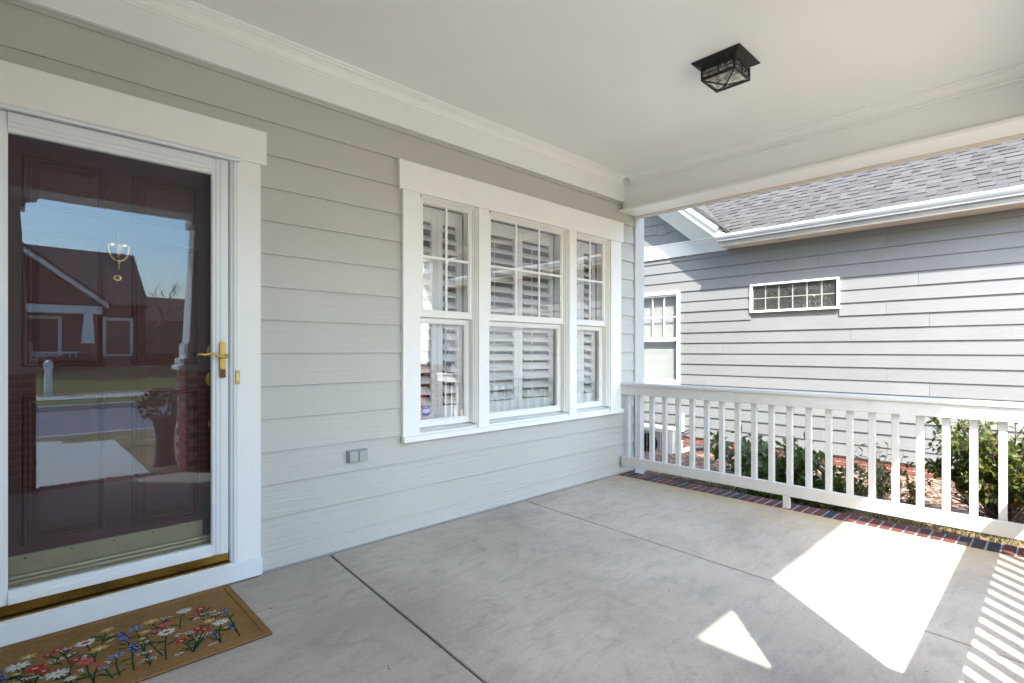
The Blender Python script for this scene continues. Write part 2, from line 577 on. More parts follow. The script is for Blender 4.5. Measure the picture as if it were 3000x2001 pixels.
def link(o, parent, wloc):
    COL.objects.link(o)
    w = Vector(wloc)
    if parent is not None:
        o.parent = parent
        o.location = w - WL[parent]
    else:
        o.location = w
    WL[o] = w
    return o


def empty(name, loc, label, cat, group=None):
    o = bpy.data.objects.new(name, None)
    o.empty_display_size = 0.1
    link(o, None, loc)
    return tag(o, label, cat, group)


def tag(o, label=None, cat=None, group=None, kind=None):
    if label:
        o['label'] = label
    if cat:
        o['category'] = cat
    if group:
        o['group'] = group
    if kind:
        o['kind'] = kind
    return o


def build(mb, name, mats, parent=None, smooth=False, bevel=0.0, seg=1, angle=None):
    """turn a builder whose vertices are in world coordinates into one object with its origin at its base"""
    if not isinstance(mats, (list, tuple)):
        mats = [mats]
    xs = [p[0] for p in mb.v]
    ys = [p[1] for p in mb.v]
    zs = [p[2] for p in mb.v]
    c = Vector(((min(xs) + max(xs)) / 2, (min(ys) + max(ys)) / 2, min(zs)))
    me = bpy.data.meshes.new(name)
    me.from_pydata([(p[0] - c.x, p[1] - c.y, p[2] - c.z) for p in mb.v], [], mb.f)
    for mm in mats:
        me.materials.append(MATS[mm])
    if len(mats) > 1:
        me.polygons.foreach_set('material_index', mb.mi)
    if smooth:
        me.polygons.foreach_set('use_smooth', [True] * len(me.polygons))
        if angle:
            me.set_sharp_from_angle(angle=R(angle))
    me.update()
    o = bpy.data.objects.new(name, me)
    if bevel > 0:
        md = o.modifiers.new('bevel', 'BEVEL')
        md.width = bevel
        md.segments = seg
        md.limit_method = 'ANGLE'
        md.angle_limit = R(40)
    return link(o, parent, c)


def mesh_of(mb, name, mat):
    me = bpy.data.meshes.new(name)
    me.from_pydata(mb.v, [], mb.f)
    me.materials.append(MATS[mat])
    me.update()
    return me


def put(name, me, parent, wloc, rot=None, scale=None):
    o = bpy.data.objects.new(name, me)
    if rot is not None:
        if isinstance(rot, Quaternion):
            o.rotation_mode = 'QUATERNION'
            o.rotation_quaternion = rot
        else:
            o.rotation_euler = rot
    if scale is not None:
        o.scale = scale
    return link(o, parent, wloc)


def bx(name, mat, parent, *b, bevel=0.0015, seg=1):
    return build(MB().box(*b), name, mat, parent, bevel=bevel, seg=seg)


def struct(o):
    o['kind'] = 'structure'
    return o


E_ = 0.1778                     # exposed height of a lap-siding board

# ================================================================== SETTING
def ground_z(x, y):
    if y > -3.3:
        b = -0.18 - 0.03 * (y + 3.3) if y < 12 else -0.64
    elif y > -11.6:
        b = -0.18 + (y + 3.3) / 8.3 * 0.44
    elif y > -19.6:
        b = -0.78
    elif y > -24:
        b = -0.62 + (-19.6 - y) / 4.4 * 0.15
    else:
        b = -0.47 + min((-24 - y) / 6.0, 1.0) * 0.75
    if x > 4.4 and y > -11.6:
        b -= 0.06 * min(x - 4.4, 5.0)
    return b


def sheet(xs, ys, dz=0.0):
    mb = MB()
    nx, ny = len(xs), len(ys)
    vs_ = [(x, y, ground_z(x, y) + dz) for y in ys for x in xs]
    fs = [(j * nx + i, j * nx + i + 1, (j + 1) * nx + i + 1, (j + 1) * nx + i) for j in range(ny - 1) for i in range(nx - 1)]
    return mb.add(vs_, fs)


def rng(a, b, n):
    return [a + (b - a) * i / n for i in range(n + 1)]


gx = [-220, -90] + rng(-45, 4.4, 24) + rng(4.6, 9.4, 16) + rng(12, 45, 8) + [90, 220]
gy = [-240, -110, -70] + rng(-50, -30, 5) + rng(-29, -24.01, 4) + [-24, -19.61, -19.59, -11.61, -11.59] + rng(-11, -3.31, 14) + rng(-3.3, 6, 18) + [9, 12, 40, 120, 240]
struct(build(sheet(gx, gy), 'ground', 'ground'))
# far side lawn, road, kerbs, pavements
struct(build(sheet(rng(-60, 60, 20), [-24, -29, -29.9], 0.012), 'far_lawn', 'far_lawn'))
struct(build(sheet(rng(-60, 60, 20), [-19.7, -21.2], 0.012), 'verge_lawn', 'far_lawn'))
mb = MB()
mb.add([(-120, -19.5, -0.772), (120, -19.5, -0.772), (120, -11.7, -0.772), (-120, -11.7, -0.772)], [(0, 1, 2, 3)])
struct(build(mb, 'road', 'asphalt'))
for (y0, y1) in ((-11.75, -11.55), (-19.65, -19.45)):
    struct(bx('kerb', 'concrete_walk', None, -120, 120, y0, y1, -0.9, -0.60, bevel=0.02))
struct(build(sheet(rng(-60, 60, 12), [-21.3, -22.6], 0.02), 'pavement', 'concrete_walk'))
struct(build(sheet(rng(-60, 60, 12), [-9.2, -10.5], 0.02), 'pavement', 'concrete_walk'))
mbw = MB()
wy = rng(-9.2, -3.34, 8)
wv = []
for y in wy:
    wv += [(-0.9, y, ground_z(0, y) + 0.03), (1.12 + max(0, (-4 - y)) * 0.05, y, ground_z(0, y) + 0.03)]
mbw.add(wv, [(2 * i, 2 * i + 1, 2 * i + 3, 2 * i + 2) for i in range(len(wy) - 1)])
struct(build(mbw, 'front_path', 'concrete_walk'))

# planting bed along the neighbour's wall
struct(build(sheet(rng(5.75, 8.42, 10), rng(-7, 3.2, 20), 0.012), 'mulch_bed', 'mulch_soil'))
mb = MB()
for i in range(6500):
    x = random.uniform(5.8, 8.37)
    y = -3.6 + 6.4 * random.random()
    z = ground_z(x, y) + 0.02 + random.random() * 0.02
    l, w, h = random.uniform(0.014, 0.05), random.uniform(0.004, 0.012), 0.004
    a = random.uniform(0, math.pi)
    t = random.uniform(-0.5, 0.5)
    dx, dy, dz = math.cos(a) * l, math.sin(a) * l, math.sin(t) * l * 0.6
    px, py = -math.sin(a) * w, math.cos(a) * w
    q = [(x - dx - px, y - dy - py, z - dz), (x + dx - px, y + dy - py, z + dz), (x + dx + px, y + dy + py, z + dz), (x - dx + px, y - dy + py, z - dz)]
    mb.add(q + [(a_, b_, c_ + h) for a_, b_, c_ in q], [(4, 5, 6, 7), (0, 1, 5, 4), (1, 2, 6, 5), (2, 3, 7, 6), (3, 0, 4, 7)])
tag(build(mb, 'bark_mulch', 'mulch_chip'), 'brown bark chips and pine straw strewn over the bed by the grey house', 'mulch', kind='stuff')
mb = MB()
for i in range(16000):
    x = 4.46 + 1.7 * random.random() ** 1.1
    y = random.uniform(-3.7, 1.6)
    if mnoise.noise(Vector((x * 2.2, y * 2.2, 0))) < -0.18:
        continue
    z = ground_z(x, y)
    h = random.uniform(0.025, 0.07)
    a = random.uniform(0, 2 * math.pi)
    w = 0.0025
    lx, ly = random.gauss(0, 0.022), random.gauss(0, 0.022)
    cx_, sx_ = math.cos(a) * w, math.sin(a) * w
    mb.add([(x - cx_, y - sx_, z), (x + cx_, y + sx_, z), (x + lx * .4 + cx_ * .7, y + ly * .4 + sx_ * .7, z + h * .6), (x + lx * .4 - cx_ * .7, y + ly * .4 - sx_ * .7, z + h * .6), (x + lx, y + ly, z + h)],
           [(0, 1, 2, 3), (3, 2, 4)])
tag(build(mb, 'grass', 'grass_blade'), 'short half dormant grass in the strip beside the porch bricks', 'grass', kind='stuff')

# ------------------------------------------------------------------ porch floor: slabs and brick edging
floor = struct(build(MB().box(-1.0, 4.2, -3.0, 0.02, -0.45, -0.012), 'porch_floor', 'concrete_joint'))
j1 = lambda y: 1.339 + 0.075 * y
j2 = lambda y: 2.939 + 0.054 * y
g = 0.005
for (l0, l1, r0, r1) in ((-1.0, -1.0, j1(0) - g, j1(-3) - g), (j1(0) + g, j1(-3) + g, j2(0) - g, j2(-3) - g), (j2(0) + g, j2(-3) + g, 4.2, 4.2)):
    build(MB().prism([(l0, 0.0), (l1, -3.0), (r1, -3.0), (r0, 0.0)], 'z', -0.0119, 0.0), 'slab', 'concrete', floor, bevel=0.006, seg=2)

# rowlock bricks (three slightly different cuts)
def brick_mesh(name, l, w, h, mat, seed=0):
    rnd = random.Random(seed)
    b = 0.004
    mb = MB()
    prof = [(-w / 2 + b, -h / 2), (w / 2 - b, -h / 2), (w / 2, -h / 2 + b), (w / 2, h / 2 - b), (w / 2 - b, h / 2), (-w / 2 + b, h / 2), (-w / 2, h / 2 - b), (-w / 2, -h / 2 + b)]
    prof = [(a + rnd.uniform(-.0012, .0012), c + rnd.uniform(-.0012, .0012)) for a, c in prof]
    mb.prism(prof, 'x', -l / 2, l / 2)
    return mesh_of(mb, name, mat)


row_me = [brick_mesh('rowlock_brick', 0.2, 0.057, 0.10, 'brick_edge', i) for i in range(4)]
bx('mortar_bed', 'mortar_edge', floor, 4.205, 4.396, -3.2, 0.012, -0.30, -0.004, bevel=0)
y = 0.0
k = 0
while y > -3.2:
    put('brick', row_me[k % 4], floor, (4.302 + random.uniform(-.003, .003), y - 0.0285, -0.05 + random.uniform(-0.002, 0.0015)), (random.uniform(-.01, .01), random.uniform(-.01, .01), random.uniform(-.012, .012)))
    y -= 0.0672
    k += 1
bx('mortar_bed', 'mortar_edge', floor, -1.0, 4.205, -3.196, -3.003, -0.30, -0.008, bevel=0)
x = -0.98
while x < 4.17:
    put('brick', row_me[k % 4], floor, (x + 0.0285, -3.1 + random.uniform(-.002, .002), -0.05 + random.uniform(-0.002, 0.0015)), (random.uniform(-.01, .01), random.uniform(-.01, .01), R(90) + random.uniform(-.012, .012)))
    x += 0.0672
    k += 1

# ================================================================== OUR HOUSE
house = empty('house', (2.0, 0.05, 0), 'greige lap sided house with white trim, front door, triple window and porch roof', 'house')
WT = 0.16
mb = MB()
mb.box(-1.2, -0.14, 0.0225, WT, -0.4, 3.3)
mb.box(-0.14, 0.82, 0.0225, WT, 2.165, 3.3)
mb.box(-0.14, 0.82, 0.0225, WT, -0.4, 0.10)
mb.box(0.82, 1.944, 0.0225, WT, -0.4, 3.3)
mb.box(1.944, 4.06, 0.0225, WT, -0.4, 0.615)
mb.box(1.944, 4.06, 0.0225, WT, 2.225, 3.3)
mb.box(4.06, 4.62, 0.0225, WT, -0.4, 3.3)
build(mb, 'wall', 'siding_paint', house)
bx('side_wall', 'siding_paint', house, 4.47, 4.618, 0.162, 7.0, -0.5, 3.3)


def lap_x(x0, x1, zb, zt=None):
    """one lap board on the wall plane y = 0 (faces -y)"""
    zt = (zb + E_) if zt is None else zt
    o = 0.012 * (zt - zb) / E_
    return MB().prism([(0.0, zb), (0.0095, zb), (0.0095 + o, zt + 0.012), (o + 0.001, zt + 0.012)], 'x', x0, x1)


for k in range(-1, 15):
    zb = 0.106 + E_ * k
    zt = zb + E_
    if k == -1:
        zb = 0.010
    spans = [(-1.0, 4.476)]
    if zt < 2.3:
        spans = [(-1.0, -0.262), (0.93, 4.476)]
    if zb > 0.6 and zt < 2.43:
        s0 = spans[-1][0]
        spans = spans[:-1] + [(s0, 1.83), (4.215, 4.476)]
    if k == 14:
        zt = 2.66
        spans = [(-1.0, 0.6955), (0.6965, 4.30)]
    for a, b in spans:
        build(lap_x(a, b, zb, zt), 'siding_board', 'siding_paint', house, bevel=0.0008)

bx('corner_board', 'toned_white', house, 4.478, 4.636, -0.012, 0.0115, -0.10, 2.78)  # same white paint as the trim, its light toned down in the colour
# frieze and crown along the wall
bx('frieze_board', 'trim_white', house, -1.0, 4.272, -0.028, -0.0005, 2.616, 2.842)
crown = [(-0.0285, 2.752), (-0.034, 2.752), (-0.036, 2.760), (-0.031, 2.764), (-0.040, 2.768), (-0.046, 2.776), (-0.040, 2.782), (-0.044, 2.786), (-0.050, 2.798), (-0.064, 2.812), (-0.082, 2.820), (-0.084, 2.826), (-0.098, 2.830), (-0.101, 2.8395), (-0.0285, 2.8395)]
build(MB().prism(crown, 'x', -1.0, 4.20), 'crown_moulding', 'trim_bright', house)
# porch ceiling, side beam, front beam
bx('porch_ceiling', 'ceiling_paint', house, -1.0, 4.50, -3.19, 0.0, 2.84, 2.87, bevel=0)
bx('beam', 'trim_white', house, 4.272, 4.50, -3.20, -0.0005, 2.541, 2.8395)
bx('beam_soffit_board', 'trim_bright', house, 4.215, 4.475, -3.24, -0.0008, 2.515, 2.5405, bevel=0.003)
bx('beam_outer_trim', 'soffit_paint', house, 4.5005, 4.535, -3.24, 0.0115, 2.535, 2.80, bevel=0.004)
bx('beam_edge_strip', 'soffit_paint', house, 4.4755, 4.56, -3.24, -0.0125, 2.507, 2.5345, bevel=0.006, seg=2)
cr2 = [(4.2715 + (p0 + 0.0285), z0) for p0, z0 in crown]
build(MB().prism(cr2, 'y', -2.93, -0.10), 'crown_moulding', 'trim_white', house)
bx('beam', 'trim_white', house, -1.0, 4.2715, -3.19, -2.96, 2.541, 2.8395)
bx('beam_soffit_board', 'trim_bright', house, -1.0, 4.2145, -3.24, -2.91, 2.515, 2.5405, bevel=0.003)
cr3 = [(-2.96 - (p0 + 0.0285), z0) for p0, z0 in crown]
build(MB().prism(cr3, 'x', -1.0, 4.20), 'crown_moulding', 'trim_white', house)
# roof over the porch, eave, gutter
mb = MB()
sl_ = 8 / 12
mb.prism([(-3.72, 2.985), (3.6, 2.985 + 7.32 * sl_), (3.6, 3.12 + 7.32 * sl_), (-3.74, 3.02)], 'x', -0.3, 5.02)
mb.prism([(3.6, 2.985 + 7.32 * sl_), (9.5, 2.9), (9.5, 3.02), (3.6, 3.12 + 7.32 * sl_)], 'x', -6, 5.02)
build(mb, 'roof', 'roof_dark', house)
mb = MB().prism([(-3.2, 2.88), (0.16, 2.88), (3.6, 7.8), (0.0, 5.4)], 'x', 4.51, 4.6)
build(mb, 'gable_wall', 'siding_paint', house)
bx('soffit', 'soffit_paint', house, -0.318, 5.0, -3.63, -3.2405, 2.80, 2.815, bevel=0)
bx('fascia', 'trim_white', house, 0.14, 5.0, -3.655, -3.631, 2.79, 2.975)


def gutter(name, mat, parent, axis, a0, a1, w0, w1, z0, z1):
    """K-style gutter: w0 = back, w1 = front lip"""
    d = w1 - w0
    pr = [(w0, z1), (w0, z0), (w0 + d * 0.62, z0), (w0 + d * 0.66, z0 + 0.02), (w0 + d * 0.80, z0 + 0.034), (w0 + d * 0.95, z0 + 0.062), (w0 + d * 0.97, z1 - 0.012), (w1, z1 - 0.01), (w1, z1), (w0 + d * 0.9, z1),
          (w0 + d * 0.9, z0 + 0.064), (w0 + d * 0.6, z0 + 0.008), (w0 + d * 0.06, z0 + 0.008), (w0 + d * 0.06, z1)]
    return build(MB().prism(pr, axis, a0, a1), name, mat, parent)


gutter('gutter', 'gutter_metal', house, 'x', 0.245, 5.02, -3.657, -3.775, 2.875, 2.966)
# the wing left of the porch
for k in range(-3, 16):
    zb = 0.106 + E_ * k
    o = 0.0075
    build(MB().prism([(-0.318, zb), (-0.3275, zb), (-0.3275 - o, zb + E_ + 0.012), (-0.318 - o, zb + E_ + 0.012)], 'y', -3.88, -3.2415), 'siding_board', 'siding_paint', house)
    if zb > -0.1:
        build(MB().prism([(-0.998, zb), (-1.0075, zb), (-1.0075 - o, zb + E_ + 0.012), (-0.998 - o, zb + E_ + 0.012)], 'y', -3.24, -0.001), 'siding_board', 'siding_paint', house)
bx('wing_wall', 'siding_paint', house, -6.0, -0.337, -3.88, -3.241, -0.6, 2.95, bevel=0)
bx('alcove_wall', 'siding_paint', house, -6.0, -1.017, -3.2405, 0.02, -0.6, 2.95, bevel=0)
bx('soffit', 'soffit_paint', house, -6.2, 0.108, -4.19, -3.64, 2.80, 2.815, bevel=0)
bx('fascia', 'trim_white', house, 0.109, 0.131, -4.2, -3.66, 2.79, 2.975)
gutter('gutter', 'gutter_metal', house, 'y', -4.21, -3.80, 0.132, 0.24, 2.875, 2.966)
mb = MB()
mb.prism([(0.20, 2.985), (0.21, 3.02), (-3.2, 5.3), (-6.4, 3.02), (-6.4, 2.985), (-3.2, 5.22)], 'y', -4.24, -0.3)
mb.prism([(0.10, 2.985), (-3.2, 5.2), (-6.3, 2.985)], 'y', -3.95, -3.85)
build(mb, 'roof', 'roof_dark', house)
mb = MB()
mb.tube([(0.185, -4.12, 2.88), (0.185, -4.12, 2.78), (0.15, -4.11, 2.70), (-0.12, -3.98, 2.60), (-0.21, -3.93, 2.55), (-0.27, -3.91, 2.45), (-0.275, -3.905, -0.1)], 0.042, 10)
build(mb, 'downspout', 'gutter_metal', house, smooth=True, angle=40)

# ---------------- door surround
bx('door_casing', 'trim_bright', house, 0.8325, 0.948, -0.024, 0.011, 0.0995, 2.1655)
bx('door_casing', 'trim_bright', house, -0.268, -0.1525, -0.024, 0.011, 0.0995, 2.1655)
bx('door_header', 'trim_bright', house, -0.297, 0.977, -0.030, 0.011, 2.166, 2.343)
bx('door_skirt_board', 'storm_white', house, -0.285, 0.953, -0.036, 0.0115, 0.009, 0.099, bevel=0.003)
for xs_ in ((0.8015, 0.832), (-0.152, -0.1215)):
    a, b = xs_
    build(MB().prism([(a, 0.01), (a, -0.010), (a + 0.006, -0.018), (a + 0.012, -0.018), (a + 0.016, -0.026), (b - 0.006, -0.028), (b, -0.022), (b, 0.01)], 'z', 0.1, 2.164), 'door_bead', 'storm_white', house)
build(MB().prism([(-0.034, 2.150), (-0.050, 2.150), (-0.052, 2.158), (-0.040, 2.170), (-0.0305, 2.176), (-0.0305, 2.1655), (-0.03, 2.16), (0.0, 2.16), (0.0, 2.153), (-0.034, 2.156)], 'x', -0.14, 0.84), 'door_drip_cap', 'storm_white', house)
# ---------------- storm door
sd = bpy.data.objects.new('storm_door', None)
link(sd, house, (0.35, 0.0, 0.13))
stile = [(0.0, 0.018), (0.0, -0.002), (0.006, -0.008), (0.018, -0.0085), (0.020, -0.0125), (0.036, -0.0135), (0.038, -0.017), (0.072, -0.018), (0.0745, -0.015), (0.0745, 0.018)]
build(MB().prism([(0.7205 + a, b) for a, b in stile], 'z', 0.163, 2.149), 'stile', 'storm_white', sd)
build(MB().prism([(-0.0125 - a, b) for a, b in stile], 'z', 0.163, 2.149), 'stile', 'storm_white', sd)
build(MB().prism([(b, 2.069 + a * 1.07) for a, b in stile], 'x', -0.0125, 0.7205), 'top_rail', 'storm_white', sd)
build(MB().prism([(b, 0.2175 - a * 0.74) for a, b in stile], 'x', -0.0125, 0.7205), 'bottom_rail', 'storm_white', sd)
bx('pane', 'storm_glass', sd, -0.012, 0.72, 0.003, 0.007, 0.218, 2.0685, bevel=0)
bx('brass_sweep', 'brass_old', sd, -0.085, 0.795, -0.0145, 0.016, 0.1245, 0.1625, bevel=0.001)
bx('brass_sill_strip', 'brass', sd, -0.118, 0.808, -0.024, 0.016, 0.108, 0.1145, bevel=0.001)
bx('sill', 'trim_white', sd, -0.1185, 0.812, -0.032, 0.09, 0.0995, 0.1075, bevel=0.002)
# handle set
mb = MB()
w2, h0, h1 = 0.0145, 1.046, 1.232
xc = 0.767
pl = [(xc - w2, h0 + 0.012), (xc - w2 * .72, h0 + 0.003), (xc, h0), (xc + w2 * .72, h0 + 0.003), (xc + w2, h0 + 0.012), (xc + w2, h1 - 0.012), (xc + w2 * .72, h1 - 0.003), (xc, h1), (xc - w2 * .72, h1 - 0.003), (xc - w2, h1 - 0.012)]
mb.prism([(a, b) for a, b in pl], 'y', -0.0265, -0.0182)
build(mb, 'handle_plate', 'brass', sd, bevel=0.003, seg=2)
mb = MB()
mb.prism([(xc - .012, h0 + 0.006), (xc + .012, h0 + 0.006), (xc + .012, h0 + 0.046), (xc - .012, h0 + 0.046)], 'y', -0.0275, -0.0266)
build(mb, 'worn_plate_end', 'brass_worn', sd)
mb = MB()
lev = [(0.780, -0.027, 1.160), (0.780, -0.045, 1.160), (0.772, -0.055, 1.157), (0.755, -0.058, 1.155), (0.735, -0.058, 1.163), (0.715, -0.058, 1.171), (0.695, -0.058, 1.170), (0.680, -0.057, 1.165), (0.668, -0.057, 1.168), (0.655, -0.055, 1.170), (0.647, -0.053, 1.163)]
mb.tube(lev, [0.0105, 0.0095, 0.009, 0.008, 0.0062, 0.0058, 0.0065, 0.0075, 0.0062, 0.0068, 0.004], 10)
build(mb, 'lever', 'brass', sd, smooth=True, angle=60)
build(MB().lathe((xc, -0.0275, 1.098), [(0.0075, 0.0), (0.0075, -0.003), (0.005, -0.004)], 'y', 14), 'keyhole', 'brass_old', sd, smooth=True, angle=40)

# ---------------- front door behind the glass
fd = bpy.data.objects.new('front_door', None)
link(fd, house, (0.35, 0.09, 0.23))
bx('slab', 'door_maroon', fd, -0.10, 0.82, 0.088, 0.13, 0.235, 2.10, bevel=0)
bx('jamb', 'door_dark_jamb', fd, 0.7985, 0.818, 0.0185, 0.087, 0.10, 2.15, bevel=0)
bx('jamb', 'door_dark_jamb', fd, -0.118, -0.0985, 0.0185, 0.087, 0.10, 2.15, bevel=0)
bx('jamb', 'door_dark_jamb', fd, -0.0984, 0.7984, 0.0185, 0.087, 2.10, 2.15, bevel=0)


def panel(x0, x1, z0, z1):
    Y = 0.088
    rings = [(0, 0.0), (0.004, 0.007), (0.010, 0.008), (0.016, 0.0035), (0.020, 0.006), (0.026, 0.001), (0.030, 0.0005), (0.054, 0.0075), (0.056, 0.0075)]
    vs_, fs = [], []
    for i, dp in rings:
        vs_ += [(x0 + i, Y - dp, z0 + i), (x1 - i, Y - dp, z0 + i), (x1 - i, Y - dp, z1 - i), (x0 + i, Y - dp, z1 - i)]
    for r in range(len(rings) - 1):
        for q in range(4):
            a, b = r * 4 + q, r * 4 + (q + 1) % 4
            fs.append((a, b, b + 4, a + 4))
    n = (len(rings) - 1) * 4
    fs.append((n, n + 1, n + 2, n + 3))
    build(MB().add(vs_, fs), 'panel', 'door_maroon', fd)


for (x0, x1) in ((0.03, 0.310), (0.407, 0.688)):
    for (z0, z1) in ((1.792, 2.018), (1.118, 1.706), (0.360, 1.0)):
        panel(x0, x1, z0, z1)
bx('kick_plate', 'sweep_alu', fd, -0.06, 0.701, 0.078, 0.0875, 0.248, 0.328, bevel=0.001)
for i in range(5):
    build(MB().lathe((0.04 + 0.15 * i, 0.078, 0.311 + 0.002 * (i % 2)), [(0.0038, 0), (0.003, -0.002)], 'y', 10), 'screw', 'dark_screw', fd)
mb = MB()
mb.prism([(0.0185, 0.108), (0.087, 0.108), (0.087, 0.247), (0.070, 0.247), (0.068, 0.236), (0.055, 0.232), (0.053, 0.222), (0.035, 0.216), (0.032, 0.205), (0.0185, 0.200)], 'x', -0.098, 0.798)
build(mb, 'threshold', 'sweep_alu', fd)
mb = MB().prism([(0.020, 0.206), (0.0195, 0.228), (0.023, 0.229), (0.0235, 0.206)], 'x', 0.030, 0.285)
build(mb, 'weather_strip', 'sweep_alu', fd)
# knocker
kx, kz, ky = 0.356, 1.635, 0.088
kn = bpy.data.objects.new('door_knocker', None)
mb = MB()
mb.lathe((kx, ky - 0.006, kz + 0.012), [(0.001, -0.034), (0.010, -0.034), (0.013, -0.029), (0.008, -0.022), (0.010, -0.018), (0.021, 0.000), (0.0285, 0.020), (0.030, 0.028), (0.029, 0.032), (0.014, 0.036), (0.007, 0.040), (0.0065, 0.048), (0.013, 0.050), (0.011, 0.054), (0.005, 0.058), (0.006, 0.064), (0.003, 0.070), (0.0035, 0.075), (0.0008, 0.081)], 'z', 18)
for i, v_ in enumerate(mb.v):
    mb.v[i] = (v_[0], ky - 0.002 - abs(v_[1] - (ky - 0.006)) * 0.75, v_[2])
mb.box(kx - 0.030, kx + 0.030, ky - 0.020, ky - 0.001, kz + 0.034, kz + 0.044)
arc = []
for i in range(17):
    t = math.pi * (i / 16)
    arc.append((kx + 0.0385 * math.cos(t + math.pi), ky - 0.018, kz + 0.040 - 0.075 * math.sin(t) ** 0.8))
mb.tube(arc, [0.0045] * 7 + [0.007, 0.009, 0.007] + [0.0045] * 7, 8)
mb.lathe((kx, ky - 0.018, kz - 0.073), [(0.001, -0.001), (0.004, 0.001), (0.0035, 0.010), (0.0055, 0.014), (0.003, 0.018), (0.006, 0.028), (0.004, 0.036)], 'z', 10)
build(mb, 'door_knocker', 'brass', fd, smooth=True, angle=50)
build(MB().lathe((0.354, 0.088, 1.524), [(0.013, 0), (0.013, -0.003), (0.009, -0.004)], 'y', 18, 1.2), 'peephole_ring', 'brass', fd, smooth=True, angle=40)
build(MB().lathe((0.354, 0.084, 1.524), [(0.0085, 0), (0.005, -0.002)], 'y', 14), 'peephole_lens', 'lens_dark', fd, smooth=True)
for nm_, zc, rr in (('door_knob', 1.182, 0.040), ('deadbolt', 1.040, 0.045), ('lower_lock', 0.810, 0.032)):
    build(MB().lathe((0.760, 0.088, zc), [(rr, 0), (rr, -0.006), (rr * .8, -0.010), (rr * .35, -0.012), (rr * .3, -0.026), (rr * .62, -0.034), (rr * .66, -0.044), (rr * .4, -0.052)], 'y', 22), nm_, 'brass', fd, smooth=True, angle=45)

# dark room behind door and window
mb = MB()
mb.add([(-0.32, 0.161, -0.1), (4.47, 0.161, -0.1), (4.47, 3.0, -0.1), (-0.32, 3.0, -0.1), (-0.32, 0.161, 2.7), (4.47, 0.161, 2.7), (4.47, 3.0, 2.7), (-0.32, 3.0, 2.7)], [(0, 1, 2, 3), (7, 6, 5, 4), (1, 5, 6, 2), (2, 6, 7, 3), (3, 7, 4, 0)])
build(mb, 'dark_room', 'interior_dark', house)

# ---------------- triple window
bx('window_casing', 'trim_bright', house, 1.815, 1.944, -0.022, 0.012, 0.6305, 2.2225)
bx('window_casing', 'trim_bright', house, 4.060, 4.222, -0.022, 0.012, 0.6305, 2.2225)
bx('window_header', 'trim_bright', house, 1.786, 4.254, -0.027, 0.012, 2.223, 2.412)
for a, b in ((2.45, 2.55), (3.463, 3.56)):
    bx('window_mullion', 'trim_bright', house, a, b, -0.020, 0.158, 0.6305, 2.2225)
bx('window_sill', 'trim_bright', house, 1.812, 4.236, -0.040, -0.0005, 0.594, 0.630)
build(MB().prism([(0.0, 0.60), (0.0, 0.640), (0.022, 0.6415), (0.023, 0.650), (0.12, 0.662), (0.12, 0.60)], 'x', 1.9445, 4.0595), 'window_sill', 'trim_bright', house)

LOUV_T = R(36)
lw, lt = 0.089, 0.010
ell = [(lw / 2 * math.cos(2 * math.pi * i / 12), lt / 2 * math.sin(2 * math.pi * i / 12)) for i in range(12)]


